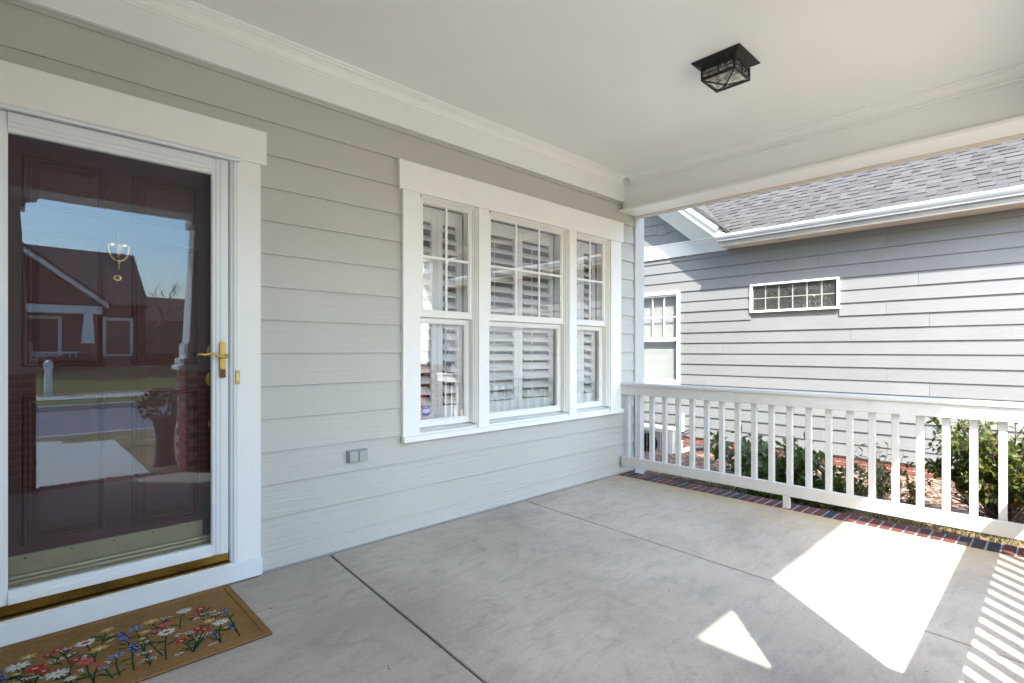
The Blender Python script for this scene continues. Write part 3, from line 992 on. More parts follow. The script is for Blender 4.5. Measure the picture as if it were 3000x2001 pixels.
def window(x0, x1, ncols, closed):
    w = bpy.data.objects.new('window', None)
    link(w, house, ((x0 + x1) / 2, 0.05, 0.66))
    z0, z1 = 0.6425, 2.2222
    # frame: jambs with stops
    for a, s in ((x0, 1), (x1, -1)):
        pr = [(a, -0.004), (a + s * 0.010, -0.004), (a + s * 0.010, 0.006), (a + s * 0.018, 0.006), (a + s * 0.018, 0.018), (a + s * 0.027, 0.018), (a + s * 0.027, 0.124), (a, 0.124)]
        build(MB().prism(pr, 'z', 0.6645, z1), 'frame', 'vinyl_white', w)
    pr = [(-0.004, z1), (-0.004, z1 - 0.008), (0.006, z1 - 0.008), (0.006, z1 - 0.014), (0.018, z1 - 0.014), (0.018, z1 - 0.020), (0.124, z1 - 0.020), (0.124, z1)]
    build(MB().prism(pr, 'x', x0 + 0.0275, x1 - 0.0275), 'frame', 'vinyl_white', w)

    def sash(xa, xb, za, zb, y, sw, tr, br, gl):
        mb = MB()
        for p_, q_ in ((xa, xa + sw), (xb - sw, xb)):
            mb.box(p_, q_, y, y + 0.03, za, zb)
        mb.box(xa + sw, xb - sw, y, y + 0.03, za, za + br)
        mb.box(xa + sw, xb - sw, y, y + 0.03, zb - tr, zb)
        # glazing bead, a step lower
        b_ = 0.009
        mb.box(xa + sw, xa + sw + b_, y + 0.006, y + 0.024, za + br, zb - tr)
        mb.box(xb - sw - b_, xb - sw, y + 0.006, y + 0.024, za + br, zb - tr)
        mb.box(xa + sw + b_, xb - sw - b_, y + 0.006, y + 0.024, za + br, za + br + b_)
        mb.box(xa + sw + b_, xb - sw - b_, y + 0.006, y + 0.024, zb - tr - b_, zb - tr)
        build(mb, 'sash', 'vinyl_white', w, bevel=0.0015)
        bx('pane', gl, w, xa + sw + b_, xb - sw - b_, y + 0.012, y + 0.016, za + br + b_, zb - tr - b_, bevel=0)
        return xa + sw + b_, xb - sw - b_, za + br + b_, zb - tr - b_
    ga = sash(x0 + 0.0275, x1 - 0.0275, 1.413, z1 - 0.0205, 0.026, 0.024, 0.010, 0.042, 'window_glass')
    gb = sash(x0 + 0.0275, x1 - 0.0275, 0.664, 1.412, 0.062, 0.028, 0.030, 0.042, 'window_glass')
    # muntins sit between the panes of the upper sash
    gw = (ga[1] - ga[0]) / ncols
    for i in range(1, ncols):
        xm = ga[0] + gw * i
        bx('muntin', 'vinyl_white', w, xm - 0.009, xm + 0.009, 0.031, 0.0375, ga[2], ga[3], bevel=0.001)
    zm = (ga[2] + ga[3]) / 2
    bx('muntin', 'vinyl_white', w, ga[0], ga[1], 0.0305, 0.0377, zm - 0.009, zm + 0.009, bevel=0.001)
    # plantation shutters, two leaves
    xm = (x0 + x1) / 2
    zl, zh = 0.675, 2.195
    for (pa, pb) in ((x0 + 0.028, xm - 0.001), (xm + 0.001, x1 - 0.028)):
        st_ = 0.048
        mb = MB()
        mb.box(pa, pa + st_, 0.142, 0.168, zl, zh)
        mb.box(pb - st_, pb, 0.142, 0.168, zl, zh)
        mb.box(pa + st_, pb - st_, 0.142, 0.168, zl, zl + 0.115)
        mb.box(pa + st_, pb - st_, 0.142, 0.168, zh - 0.10, zh)
        build(mb, 'shutter_frame', 'shutter_white', w, bevel=0.002)
        l0, l1 = pa + st_ + 0.002, pb - st_ - 0.002
        n = int((zh - 0.10 - zl - 0.115) / 0.0765)
        lm = mesh_of(MB().prism(ell, 'x', -(l1 - l0) / 2, (l1 - l0) / 2), 'louver', 'shutter_white')
        lm.polygons.foreach_set('use_smooth', [len(p_.vertices) == 4 for p_ in lm.polygons])
        for i in range(n):
            zc = zl + 0.115 + (i + 0.5) * (zh - 0.10 - zl - 0.115) / n
            put('louver', lm, w, ((l0 + l1) / 2, 0.155, zc), (LOUV_T + random.uniform(-.03, .03) + closed, 0, 0))
        bx('tilt_bar', 'shutter_white', w, (l0 + l1) / 2 - 0.005, (l0 + l1) / 2 + 0.005, 0.195, 0.202, zl + 0.13, zh - 0.115, bevel=0)
    return w


window(1.944, 2.45, 2, 0.0)
window(2.55, 3.463, 3, 0.05)
window(3.56, 4.06, 2, 0.02)

# ---------------- small things on the wall
bell = empty('doorbell', (0.834, -0.024, 1.015), 'slim gold doorbell button on the white door casing', 'doorbell')
bx('plate', 'bell_tan', bell, 0.823, 0.845, -0.0335, -0.0241, 1.015, 1.086, bevel=0.002)
bx('button', 'bell_button', bell, 0.8295, 0.8385, -0.0365, -0.0336, 1.034, 1.067, bevel=0.0015)
build(MB().lathe((0.834, -0.0336, 1.0225), [(0.0025, 0), (0.002, -0.001)], 'y', 8), 'screw', 'dark_screw', bell)
build(MB().lathe((0.834, -0.0336, 1.0785), [(0.0025, 0), (0.002, -0.001)], 'y', 8), 'screw', 'brass_old', bell)

oc = empty('outlet_cover', (1.506, 0.0, 0.518), 'grey weatherproof double outlet cover on the siding below the window', 'outlet')
bx('back_plate', 'outlet_grey', oc, 1.441, 1.571, -0.010, 0.012, 0.518, 0.590, bevel=0.003)
for a, b in ((1.446, 1.5045), (1.5075, 1.566)):
    bx('lid', 'outlet_grey', oc, a, b, -0.030, -0.0105, 0.522, 0.582, bevel=0.005, seg=2)
build(MB().tube([(1.446, -0.024, 0.584), (1.566, -0.024, 0.584)], 0.004, 8), 'hinge', 'outlet_grey', oc)

# shield-shaped sticker on the lower pane of the left window
def shield(s, top=1.0, bot=0.0):
    half = [(0.0, 0.96), (0.10, 0.99), (0.20, 0.97), (0.28, 1.0), (0.37, 0.92), (0.44, 0.86), (0.46, 0.76), (0.40, 0.66), (0.40, 0.56), (0.46, 0.44), (0.48, 0.30), (0.42, 0.16), (0.26, 0.07), (0.10, 0.04), (0.0, 0.0)]
    return [(a * s, b) for a, b in half] + [(-a * s, b) for a, b in half[-2:0:-1]]


stk = empty('window_sticker', (2.055, 0.07, 0.735), 'shield shaped blue and white security sticker inside the left window pane', 'sticker')
sh, sz, sx0, sz0, sy = 0.062, 0.080, 2.056, 0.734, 0.0725
build(MB().prism([(sx0 + a * sh * 1.05, sz0 + b * sz) for a, b in shield(1.0)], 'y', sy, sy + 0.0006), 'blue_rim', 'shield_blue', stk)
build(MB().prism([(sx0 + a * sh * 0.97, sz0 + 0.003 + b * (sz - .006)) for a, b in shield(0.97)], 'y', sy - 0.0006, sy - 0.0001), 'white_field', 'shield_white', stk)
up = [(a * 0.88, 0.05 + b * 0.9) for a, b in shield(0.9)]
build(MB().prism([(sx0 + a * sh, sz0 + b * sz) for a, b in [(0.40, .66), (0.41, .76), (0.30, 0.90), (0.14, 0.90), (0, 0.88), (-0.14, 0.90), (-0.30, 0.90), (-0.41, .76), (-0.40, .66)]], 'y', sy - 0.0012, sy - 0.0007), 'blue_band', 'shield_blue', stk)
build(MB().prism([(sx0 + a * sh, sz0 + b * sz) for a, b in [(0.43, .36), (0.42, .24), (0.32, .13), (0.1, 0.09), (0, 0.07), (-0.1, 0.09), (-0.32, .13), (-0.42, .24), (-0.43, .36)]], 'y', sy - 0.0012, sy - 0.0007), 'blue_band', 'shield_blue', stk)
mb = MB()
for i, (zz, a) in enumerate(((.79, .24), (.74, .24), (.30, .26), (.24, .22))):
    mb.box(sx0 - a * sh, sx0 + a * sh, sy - 0.0017, sy - 0.0013, sz0 + zz * sz, sz0 + (zz + 0.022) * sz)
build(mb, 'white_print', 'shield_white', stk)
mb = MB()
for zz in (.58, .53, .48, .43):
    mb.box(sx0 - .3 * sh, sx0 + .3 * sh, sy - 0.0012, sy - 0.0007, sz0 + zz * sz, sz0 + (zz + 0.014) * sz)
build(mb, 'blue_print', 'shield_blue', stk)

# ---------------- ceiling light
lx, ly = 2.967, -1.602
lamp = empty('ceiling_light', (lx, ly, 2.70), 'black square lantern ceiling light with textured glass panes', 'ceiling light')
mb = MB()
for (h, z) in ((0.140, 2.8395), (0.140, 2.833), (0.098, 2.812), (0.098, 2.8055)):
    mb.v += [(lx - h, ly - h, z), (lx + h, ly - h, z), (lx + h, ly + h, z), (lx - h, ly + h, z)]
for r in range(3):
    for q in range(4):
        a, b = r * 4 + q, r * 4 + (q + 1) % 4
        mb.f.append((b, a, a + 4, b + 4))
        mb.mi.append(0)
mb.f += [(0, 1, 2, 3), (15, 14, 13, 12)]
mb.mi += [0, 0]
build(mb, 'canopy', 'black_iron', lamp, bevel=0.002)
bh, zt, zbm = 0.100, 2.806, 2.735
mb = MB()
for sx_ in (-1, 1):
    for sy_ in (-1, 1):
        mb.box(*sorted((lx + sx_ * bh, lx + sx_ * (bh - 0.011))), *sorted((ly + sy_ * bh, ly + sy_ * (bh - 0.011))), zbm, zt)
for s in (-1, 1):
    mb.box(lx - bh + .011, lx + bh - .011, *sorted((ly + s * bh, ly + s * (bh - 0.009))), zbm, zbm + 0.016)
    mb.box(*sorted((lx + s * bh, lx + s * (bh - 0.009))), ly - bh + .011, ly + bh - .011, zbm, zbm + 0.016)
    mb.box(lx - bh + .011, lx + bh - .011, *sorted((ly + s * bh, ly + s * (bh - 0.009))), zt - 0.014, zt)
    mb.box(*sorted((lx + s * bh, lx + s * (bh - 0.009))), ly - bh + .011, ly + bh - .011, zt - 0.014, zt)
    # thin window bars: one upright, one crossbar per side, with arched corners
    mb.box(lx - 0.0018, lx + 0.0018, *sorted((ly + s * bh, ly + s * (bh - 0.004))), zbm + 0.016, zt - 0.014)
    mb.box(*sorted((lx + s * bh, lx + s * (bh - 0.004))), ly - 0.0018, ly + 0.0018, zbm + 0.016, zt - 0.014)
    mb.box(lx - bh + .011, lx + bh - .011, *sorted((ly + s * (bh - .0045), ly + s * (bh - 0.008))), 2.772, 2.7755)
    mb.box(*sorted((lx + s * (bh - .0045), lx + s * (bh - 0.008))), ly - bh + .011, ly + bh - .011, 2.772, 2.7755)
    for cs in (-1, 1):
        for (c0, c1) in ((0.0018, 0.020), (bh - 0.011, bh - 0.029)):
            mb.prism([(lx + cs * c0, zt - 0.014), (lx + cs * c1, zt - 0.014), (lx + cs * (c0 + (c1 - c0) * .3), zt - 0.019), (lx + cs * c0, zt - 0.030)], 'y', *sorted((ly + s * (bh - .001), ly + s * (bh - .004))))
            mb.prism([(ly + cs * c0, zt - 0.014), (ly + cs * c1, zt - 0.014), (ly + cs * (c0 + (c1 - c0) * .3), zt - 0.019), (ly + cs * c0, zt - 0.030)], 'x', *sorted((lx + s * (bh - .001), lx + s * (bh - .004))))
build(mb, 'cage', 'black_iron', lamp)
mb = MB()
ap = (lx, ly, 2.712)
for cx_, cy_ in ((-1, -1), (1, -1), (1, 1), (-1, 1)):
    mb.tube([(lx + cx_ * (bh - .004), ly + cy_ * (bh - .004), zbm + 0.003), ap], 0.0042, 6)
build(mb, 'bottom_ribs', 'black_iron', lamp)
build(MB().lathe((lx, ly, 2.700), [(0.002, 0), (0.006, 0.002), (0.008, 0.008), (0.012, 0.012), (0.012, 0.016)], 'z', 12), 'finial', 'black_iron', lamp, smooth=True, angle=40)
for (a, b) in (((-1, -1), (1, -1)), ((1, -1), (1, 1)), ((1, 1), (-1, 1)), ((-1, 1), (-1, -1))):
    c_ = bh - 0.0095
    mb = MB()
    p0 = Vector((lx + a[0] * c_, ly + a[1] * c_, zbm + 0.006))
    p1 = Vector((lx + b[0] * c_, ly + b[1] * c_, zbm + 0.006))
    mb.face([p0, p1, Vector(ap) + Vector((0, 0, 0.003))])
    build(mb, 'bottom_pane', 'lamp_glass', lamp)
    mb = MB()
    mb.face([p0 + Vector((0, 0, .010)), p1 + Vector((0, 0, .010)), p1 + Vector((0, 0, .055)), p0 + Vector((0, 0, .055))])
    build(mb, 'side_pane', 'lamp_glass', lamp)
for s in (-1, 1):
    mb = MB()
    mb.lathe((lx + s * 0.04, ly, 2.756), [(0.002, -0.012), (0.014, -0.008), (0.019, 0.004), (0.016, 0.018), (0.010, 0.030), (0.010, 0.049)], 'z', 14)
    build(mb, 'bulb', 'blind_white', lamp, smooth=True, angle=40)

# ================================================================== DOORMAT
mat_ = empty('doormat', (0.18, -0.34, 0.0), 'brown coir doormat printed with wildflowers in front of the door', 'doormat')
mx0, mx1, my0, my1 = -0.43, 0.787, -0.662, -0.040
bx('rubber_back', 'mat_rubber', mat_, mx0 + .001, mx1 - .001, my0 + .001, my1 - .001, 0.0008, 0.004, bevel=0)
mb = MB()
rings = [(0, 0.0045), (0, 0.0115), (0.002, 0.0125), (0.027, 0.0125), (0.030, 0.0085), (0.034, 0.0085), (0.038, 0.0125)]
for i, z in rings:
    mb.v += [(mx0 + i, my0 + i, z), (mx1 - i, my0 + i, z), (mx1 - i, my1 - i, z), (mx0 + i, my1 - i, z)]
for r in range(len(rings) - 1):
    for q in range(4):
        a, b = r * 4 + q, r * 4 + (q + 1) % 4
        mb.f.append((a, b, b + 4, a + 4))
        mb.mi.append(0)
n = (len(rings) - 1) * 4
mb.f.append((n, n + 1, n + 2, n + 3))
mb.mi.append(0)
build(mb, 'coir_pile', 'coir', mat_)
MZ = 0.0131
FW = cd.lens / 36 * 3000
PCOL = ['print_green', 'print_white', 'print_red', 'print_pink', 'print_yellow', 'print_blue', 'print_light_blue']
GREEN, WHITE, RED, PINK, YEL, BLUE, LBLUE = range(7)


class Print(MB):
    lev = 0

    def disc(s, x, y, r, sy=1.0, rot=0.0, n=9, jag=0.0, z=0):
        pts = []
        for k in range(n):
            t = 2 * math.pi * k / n
            rr = r * (1 + jag * random.uniform(-1, 1))
            a, b = rr * math.cos(t), rr * sy * math.sin(t)
            pts.append((x + a * math.cos(rot) - b * math.sin(rot), y + a * math.sin(rot) + b * math.cos(rot), MZ + 0.0003 * z))
        s.face(pts)

    def stem(s, pts, w=0.0042, z=0):
        for (a, b) in zip(pts[:-1], pts[1:]):
            d = Vector((b[0] - a[0], b[1] - a[1]))
            if d.length < 1e-5:
                continue
            nrm = Vector((-d.y, d.x)).normalized() * w / 2
            s.face([(a[0] - nrm.x, a[1] - nrm.y, MZ + 0.0003 * z), (b[0] - nrm.x, b[1] - nrm.y, MZ + 0.0003 * z), (b[0] + nrm.x, b[1] + nrm.y, MZ + 0.0003 * z), (a[0] + nrm.x, a[1] + nrm.y, MZ + 0.0003 * z)])

    def petals(s, x, y, r, n, col, wid=0.24, sy=0.72, z=2, r0=0.15):
        s.cur = col
        for k in range(n):
            t = 2 * math.pi * (k + random.uniform(-.15, .15)) / n
            rr = r * random.uniform(0.85, 1.08)
            cx_, cy_ = x + math.cos(t) * rr * 0.56, y + math.sin(t) * rr * 0.56 * sy
            s.disc(cx_, cy_, rr * 0.48, wid, math.atan2(math.sin(t) * sy, math.cos(t)), 8, 0.05, z + 0.1 * (k % 4))

    def leaf(s, x, y, l, a, wid=0.16):
        s.cur = GREEN
        s.disc(x + math.cos(a) * l / 2, y + math.sin(a) * l / 2, l / 2, wid * 2, a, 8, 0.0, 0.5)


def flower(kind, head, base, r=0.03, leaves=2):
    pr = Print()
    hx, hy = head
    bx_, by_ = base
    pr.cur = GREEN
    mid = ((hx + bx_) / 2 + random.uniform(-.008, .008), (hy + by_) / 2)
    pr.stem([(bx_, by_), mid, (hx, hy)], 0.0058)
    for i in range(leaves):
        t = random.uniform(0.15, 0.7)
        px, py = bx_ + (hx - bx_) * t, by_ + (hy - by_) * t
        sgn = 1 if i % 2 else -1
        pr.leaf(px, py, random.uniform(0.03, 0.06), R(90) - sgn * R(random.uniform(35, 75)), random.uniform(0.06, 0.11))
    if kind == 'daisy':
        pr.petals(hx, hy, r, 13, WHITE, 0.24, 0.8)
        pr.cur = YEL
        pr.disc(hx, hy, r * 0.22, 0.7, 0, 8, 0, 4)
    elif kind == 'bigdaisy':
        pr.petals(hx, hy, r, 11, WHITE, 0.42, 0.8)
        pr.cur = RED
        pr.disc(hx, hy, r * 0.42, 0.6, 0, 10, 0, 4)
    elif kind in ('red', 'pink', 'yellow'):
        c_ = {'red': RED, 'pink': PINK, 'yellow': YEL}[kind]
        pr.petals(hx, hy, r, 8, c_, 0.5, 0.75)
        pr.cur = {'red': WHITE, 'pink': RED, 'yellow': WHITE}[kind]
        pr.disc(hx, hy, r * 0.3, 0.6, 0, 7, 0.2, 4)
        if kind == 'yellow':
            pr.petals(hx, hy, r * 0.75, 5, WHITE, 0.12, 0.6, 3)
    elif kind == 'blue':
        pr.petals(hx, hy, r, 8, LBLUE, 0.42, 0.7)
        pr.petals(hx, hy, r * 0.6, 6, BLUE, 0.25, 0.7, 3)
        pr.cur = WHITE
        pr.disc(hx, hy, r * 0.2, 0.6, 0, 6, 0, 4)
    elif kind == 'lupine':
        for i in range(26):
            t = i / 26
            w_ = 0.022 * (1 - t * 0.75)
            pr.cur = BLUE if i % 4 else LBLUE
            pr.disc(hx + random.uniform(-w_, w_), hy - 0.045 + t * 0.085, random.uniform(.006, .010), 0.7, random.uniform(0, 3), 7, 0.15, 2 + 0.1 * i)
        pr.cur = WHITE
        for i in range(8):
            pr.disc(hx + random.uniform(-.014, .014), hy - 0.035 + random.uniform(0, .06), 0.0028, 0.7, 0, 6, 0, 6)
    elif kind == 'lavender':
        d = Vector((hx - bx_, hy - by_)).normalized()
        for i in range(14):
            t = i / 14
            pr.cur = LBLUE if i % 2 else BLUE
            pr.disc(hx - d.x * 0.075 * t + random.uniform(-.006, .006), hy - d.y * 0.075 * t + random.uniform(-.004, .004), 0.0058, 0.6, random.uniform(0, 3), 7, 0.1, 2 + .1 * i)
    elif kind == 'spray':
        for i in range(7):
            a = R(90) + random.uniform(-1.0, 1.0)
            l = random.uniform(0.02, 0.045)
            e = (hx + math.cos(a) * l, hy + math.sin(a) * l * 0.9)
            pr.cur = GREEN
            pr.stem([(hx, hy - 0.01), e], 0.0024)
            pr.cur = WHITE
            for q in range(3):
                pr.disc(e[0] + random.uniform(-.01, .01), e[1] + random.uniform(-.008, .008), 0.0034, 0.8, 0, 6, 0, 2 + q * .2)
    elif kind == 'bits':
        pr.cur = WHITE
        for q in range(4):
            pr.disc(hx + random.uniform(-.013, .013), hy + random.uniform(-.01, .01), 0.006, 0.7, random.uniform(0, 3), 6, 0.1, 2 + q * .1)
    build(pr, 'flower', PCOL, mat_)


cz_ = 1.187


def floor_pt(x, y):
    """point on the mat seen at this spot of an enlarged picture of the mat (used once to place the print)"""
    px, py = x / 2.6122, 1500 + y / 2.6122
    u, v_ = px - 1500, 1027 - py
    yw = R(43.59)
    dx, dy = 1538 * math.sin(yw) + u * math.cos(yw), 1538 * math.cos(yw) - u * math.sin(yw)
    t = -(cz_ - 0.013) / v_
    return (dx * t, -2.94 + dy * t)


FL = [('daisy', (1410, 757), (1378, 893), .040), ('bigdaisy', (1275, 920), (1272, 1135), .040), ('daisy', (1690, 843), (1690, 1000), .044), ('bigdaisy', (655, 1003), (730, 1145), .040),
      ('daisy', (135, 1185), (170, 1300), .048), ('daisy', (440, 1240), (520, 1330), .046), ('daisy', (540, 1275), (560, 1340), .024),
      ('red', (1535, 742), (1565, 820), .030), ('red', (1498, 780), (1560, 830), .020), ('red', (1515, 893), (1480, 1075), .026), ('red', (1565, 898), (1485, 1070), .026), ('red', (1388, 990), (1476, 1074), .028),
      ('red', (440, 1060), (540, 1168), .026), ('red', (580, 1135), (530, 1255), .026), ('red', (270, 1200), (258, 1330), .040), ('red', (335, 1220), (262, 1310), .026), ('red', (365, 1098), (480, 1130), .022),
      ('pink', (1270, 862), (1232, 905), .030), ('pink', (1200, 910), (1250, 960), .022), ('pink', (655, 1145), (725, 1310), .036), ('pink', (745, 1182), (715, 1310), .026),
      ('yellow', (1155, 840), (1225, 893), .040), ('yellow', (1105, 920), (1245, 1100), .030), ('yellow', (820, 905), (775, 1020), .034), ('yellow', (755, 1047), (722, 1150), .042), ('yellow', (1600, 835), (1640, 880), .034),
      ('yellow', (1730, 885), (1738, 910), .016), ('yellow', (1090, 970), (1105, 1070), .020), ('yellow', (855, 942), (795, 985), .018), ('yellow', (215, 1110), (180, 1230), .034), ('yellow', (125, 1245), (150, 1290), .018),
      ('lupine', (935, 955), (1000, 1060), .03), ('lupine', (1018, 1035), (1024, 1215), .03), ('blue', (1045, 890), (1100, 1070), .036), ('blue', (890, 1100), (920, 1255), .036), ('blue', (798, 1190), (862, 1270), .020),
      ('lavender', (1712, 738), (1835, 950), .03), ('lavender', (1745, 855), (1810, 920), .03), ('lavender', (1612, 915), (1690, 1000), .03), ('lavender', (20, 1215), (15, 1340), .03), ('lavender', (38, 1265), (30, 1340), .03),
      ('spray', (1272, 830), (1262, 850), .02), ('spray', (1610, 790), (1612, 815), .02), ('spray', (1650, 800), (1655, 850), .02), ('spray', (1450, 950), (1500, 985), .02), ('spray', (1560, 970), (1500, 1040), .02),
      ('spray', (520, 1065), (495, 1100), .02), ('spray', (430, 1160), (480, 1165), .02), ('spray', (1125, 1095), (1150, 1130), .02), ('spray', (1135, 1150), (1140, 1175), .02), ('spray', (205, 1300), (215, 1330), .02),
      ('bits', (845, 985), (846, 986), .01), ('bits', (1365, 940), (1366, 941), .01), ('bits', (1630, 1008), (1631, 1009), .01), ('bits', (1375, 1085), (1376, 1086), .01), ('bits', (655, 1108), (656, 1109), .01), ('bits', (545, 1090), (546, 1091), .01), ('bits', (832, 1148), (833, 1149), .01), ('bits', (625, 1215), (626, 1216), .01), ('bits', (1110, 1000), (1111, 1001), .01), ('bits', (1505, 815), (1506, 816), .01), ('bits', (345, 1255), (346, 1256), .01)]
for kind, h_, b_, r_ in FL:
    flower(kind, floor_pt(*h_), floor_pt(*b_), r_ * 0.84, 0 if kind in ('bits', 'spray') else 3)

# ================================================================== RAILINGS
def railing(axis, a0, a1, w, label, first, out):
    """axis 'y': runs along y at x = w; out = +1/-1: which way is outdoors"""
    ctr = ((w, (a0 + a1) / 2, 0.0) if axis == 'y' else ((a0 + a1) / 2, w, 0.0))
    r = empty('porch_railing', ctr, label, 'railing')

    def b(name, w0, w1, p0, p1, z0, z1, bev=0.003):
        if axis == 'y':
            q = (*sorted((w + out * w0, w + out * w1)), p0, p1, z0, z1)
        else:
            q = (p0, p1, *sorted((w + out * w0, w + out * w1)), z0, z1)
        return bx(name, 'toned_white', r, *q, bevel=bev, seg=2)
    b('cap', -0.055, 0.085, a0, a1, 0.8535, 0.880, 0.005)
    b('top_rail', -0.038, 0.0, a0 + .002, a1 - .002, 0.768, 0.853)
    b('top_sub_rail', 0.0005, 0.045, a0 + .002, a1 - .002, 0.812, 0.853)
    b('bottom_rail', -0.038, 0.0, a0 + .002, a1 - .002, 0.092, 0.180)
    b('bottom_sub_rail', 0.0005, 0.045, a0 + .002, a1 - .002, 0.092, 0.166)
    p = first
    k = 0
    while p - 0.02 > a0:
        b('baluster', 0.002, 0.0405, p - 0.0193, p + 0.0193, 0.1663, 0.8115, 0.002)
        p -= 0.1315
    return r, b


side, sb = railing('y', -2.84, -0.022, 4.253, 'white baluster railing on the open right side of the porch', -0.062, 1)
sb('foot_block', -0.042, -0.004, -1.525, -1.478, 0.001, 0.0915, 0.002)
front, fb = railing('x', 1.632, 4.148, -3.145, 'white baluster railing along the porch front between the brick piers', 4.15, -1)
fb('foot_block', -0.042, -0.004, 2.9, 2.945, 0.001, 0.0915, 0.002)

# ================================================================== PIERS WITH TAPERED COLUMNS
pier_me = brick_mesh('pier_brick', 0.2, 0.09, 0.0572, 'brick_pier', 11)
pier_half = brick_mesh('pier_brick_half', 0.096, 0.09, 0.0572, 'brick_pier', 12)


def column(cx_, cy_, label, z_base=-0.35):
    c = empty('porch_column', (cx_, cy_, z_base), label, 'column', 'brick and white wood columns of the porch')
    h = 0.20
    pier = bx('pier', 'mortar', c, cx_ - h + .008, cx_ + h - .008, cy_ - h + .008, cy_ + h - .008, z_base, 0.99, bevel=0)
    z = z_base + 0.03
    k = 0
    while z < 0.985:
        off = 0.0 if k % 2 else 0.104
        for side_ in range(4):
            p = -h + 0.0
            a = -0.20 - off + 0.1
            while a < 0.20:
                lo, hi = max(a, -0.20), min(a + 0.2, 0.20)
                if hi - lo > 0.03:
                    m_ = (lo + hi) / 2
                    s_ = ((hi - lo) / 0.2, 0.3, 1)
                    if side_ == 0:
                        put('brick', pier_me, pier, (cx_ + m_, cy_ - h + 0.010, z), (0, 0, 0), s_)
                    elif side_ == 1:
                        put('brick', pier_me, pier, (cx_ + m_, cy_ + h - 0.010, z), (0, 0, 0), s_)
                    elif side_ == 2:
                        put('brick', pier_me, pier, (cx_ - h + 0.011, cy_ + m_, z), (0, 0, R(90)), s_)
                    else:
                        put('brick', pier_me, pier, (cx_ + h - 0.011, cy_ + m_, z), (0, 0, R(90)), s_)
                a += 0.21
        z += 0.0672
        k += 1
    bx('pier_cap', 'trim_white', c, cx_ - .24, cx_ + .24, cy_ - .24, cy_ + .24, 0.991, 1.035, bevel=0.006)
    bx('pier_cap', 'trim_white', c, cx_ - .215, cx_ + .215, cy_ - .215, cy_ + .215, 1.0355, 1.11, bevel=0.004)
    bx('plinth', 'trim_white', c, cx_ - .18, cx_ + .18, cy_ - .18, cy_ + .18, 1.1105, 1.26, bevel=0.004)
    mb = MB()
    b0, b1 = 0.157, 0.103
    mb.v = [(cx_ - b0, cy_ - b0, 1.2605), (cx_ + b0, cy_ - b0, 1.2605), (cx_ + b0, cy_ + b0, 1.2605), (cx_ - b0, cy_ + b0, 1.2605), (cx_ - b1, cy_ - b1, 2.43), (cx_ + b1, cy_ - b1, 2.43), (cx_ + b1, cy_ + b1, 2.43), (cx_ - b1, cy_ + b1, 2.43)]
    mb.f = [(0, 3, 2, 1), (4, 5, 6, 7), (0, 1, 5, 4), (1, 2, 6, 5), (2, 3, 7, 6), (3, 0, 4, 7)]
    mb.mi = [0] * 6
    build(mb, 'shaft', 'trim_white', c, bevel=0.003)
    bx('capital', 'trim_white', c, cx_ - .135, cx_ + .135, cy_ - .135, cy_ + .135, 2.4305, 2.5145, bevel=0.004)
    return c


column(1.43, -3.16, 'white tapered column on a brick pier right of the front path')
column(4.35, -3.16, 'white tapered column on a brick pier at the outer corner of the porch')
column(-0.055, -3.37, 'white tapered column on a brick pier beside the wing wall')

# ================================================================== NEIGHBOUR'S HOUSE
NX = 8.4
nb = empty('neighbor_house', (NX + 4, -1.0, -0.6), 'grey lap sided house next door with shingle roof and glass block window', 'house')
mb = MB()
mb.box(NX + 0.3, NX + 9, -9.0, 9.0, -0.30, 3.06)
mb.box(NX + 0.0225, NX + 0.30, -9.0, 1.69, -0.30, 3.06)
mb.box(NX + 0.0225, NX + 0.30, 2.49, 9.0, -0.30, 3.06)
mb.box(NX + 0.0225, NX + 0.30, 1.69, 2.49, -0.30, 0.60)
mb.box(NX + 0.0225, NX + 0.30, 1.69, 2.49, 2.18, 3.06)
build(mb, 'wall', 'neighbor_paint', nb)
joints = {-3: [-1.32], -2: [-0.51], -1: [-0.098], 0: [-1.66], 2: [-1.32, -3.6], 3: [-1.77], 4: [-0.91], 5: [-2.9, 0.9], 7: [-1.32], 8: [-1.77, 1.2], 11: [-1.73], 12: [-0.54], 13: [-3.3, 0.6], 9: [-3.5, 0.1], 1: [-3.4], 10: [-0.2, 1.45]}


def lap_y(y0, y1, zb, zt, tip=0.0):
    o = 0.0155 * (zt - zb) / E_
    t = -tip
    return MB().prism([(NX + t, zb), (NX + 0.0095 + t, zb), (NX + 0.0095 + o, zt + 0.012), (NX + o + 0.001, zt + 0.012)], 'y', y0, y1)


for k in range(-4, 14):
    zb = 2.206 - E_ * (k + 1)
    zt = zb + E_
    cuts = [-8.9] + sorted(joints.get(k, [])) + [6.0]
    for a, b in zip(cuts[:-1], cuts[1:]):
        segs = [(a + 0.0012, b - 0.0012)]
        for (oy0, oy1, oz0, oz1) in ((-0.77, 0.448, 1.782, 2.208), (1.665, 2.50, 0.56, 2.215)):
            ns = []
            for (p_, q_) in segs:
                if zb > oz0 - 0.12 and zt < oz1 + 0.12 and q_ > oy0 and p_ < oy1:
                    if p_ < oy0:
                        ns.append((p_, oy0))
                    if q_ > oy1:
                        ns.append((oy1, q_))
                else:
                    ns.append((p_, q_))
            segs = ns
        for (p_, q_) in segs:
            if q_ - p_ > 0.01:
                build(lap_y(p_, q_, zb, zt, random.choice((0, 0, 0.0015, 0.003))), 'siding_board', 'neighbor_paint', nb, bevel=0.0008)
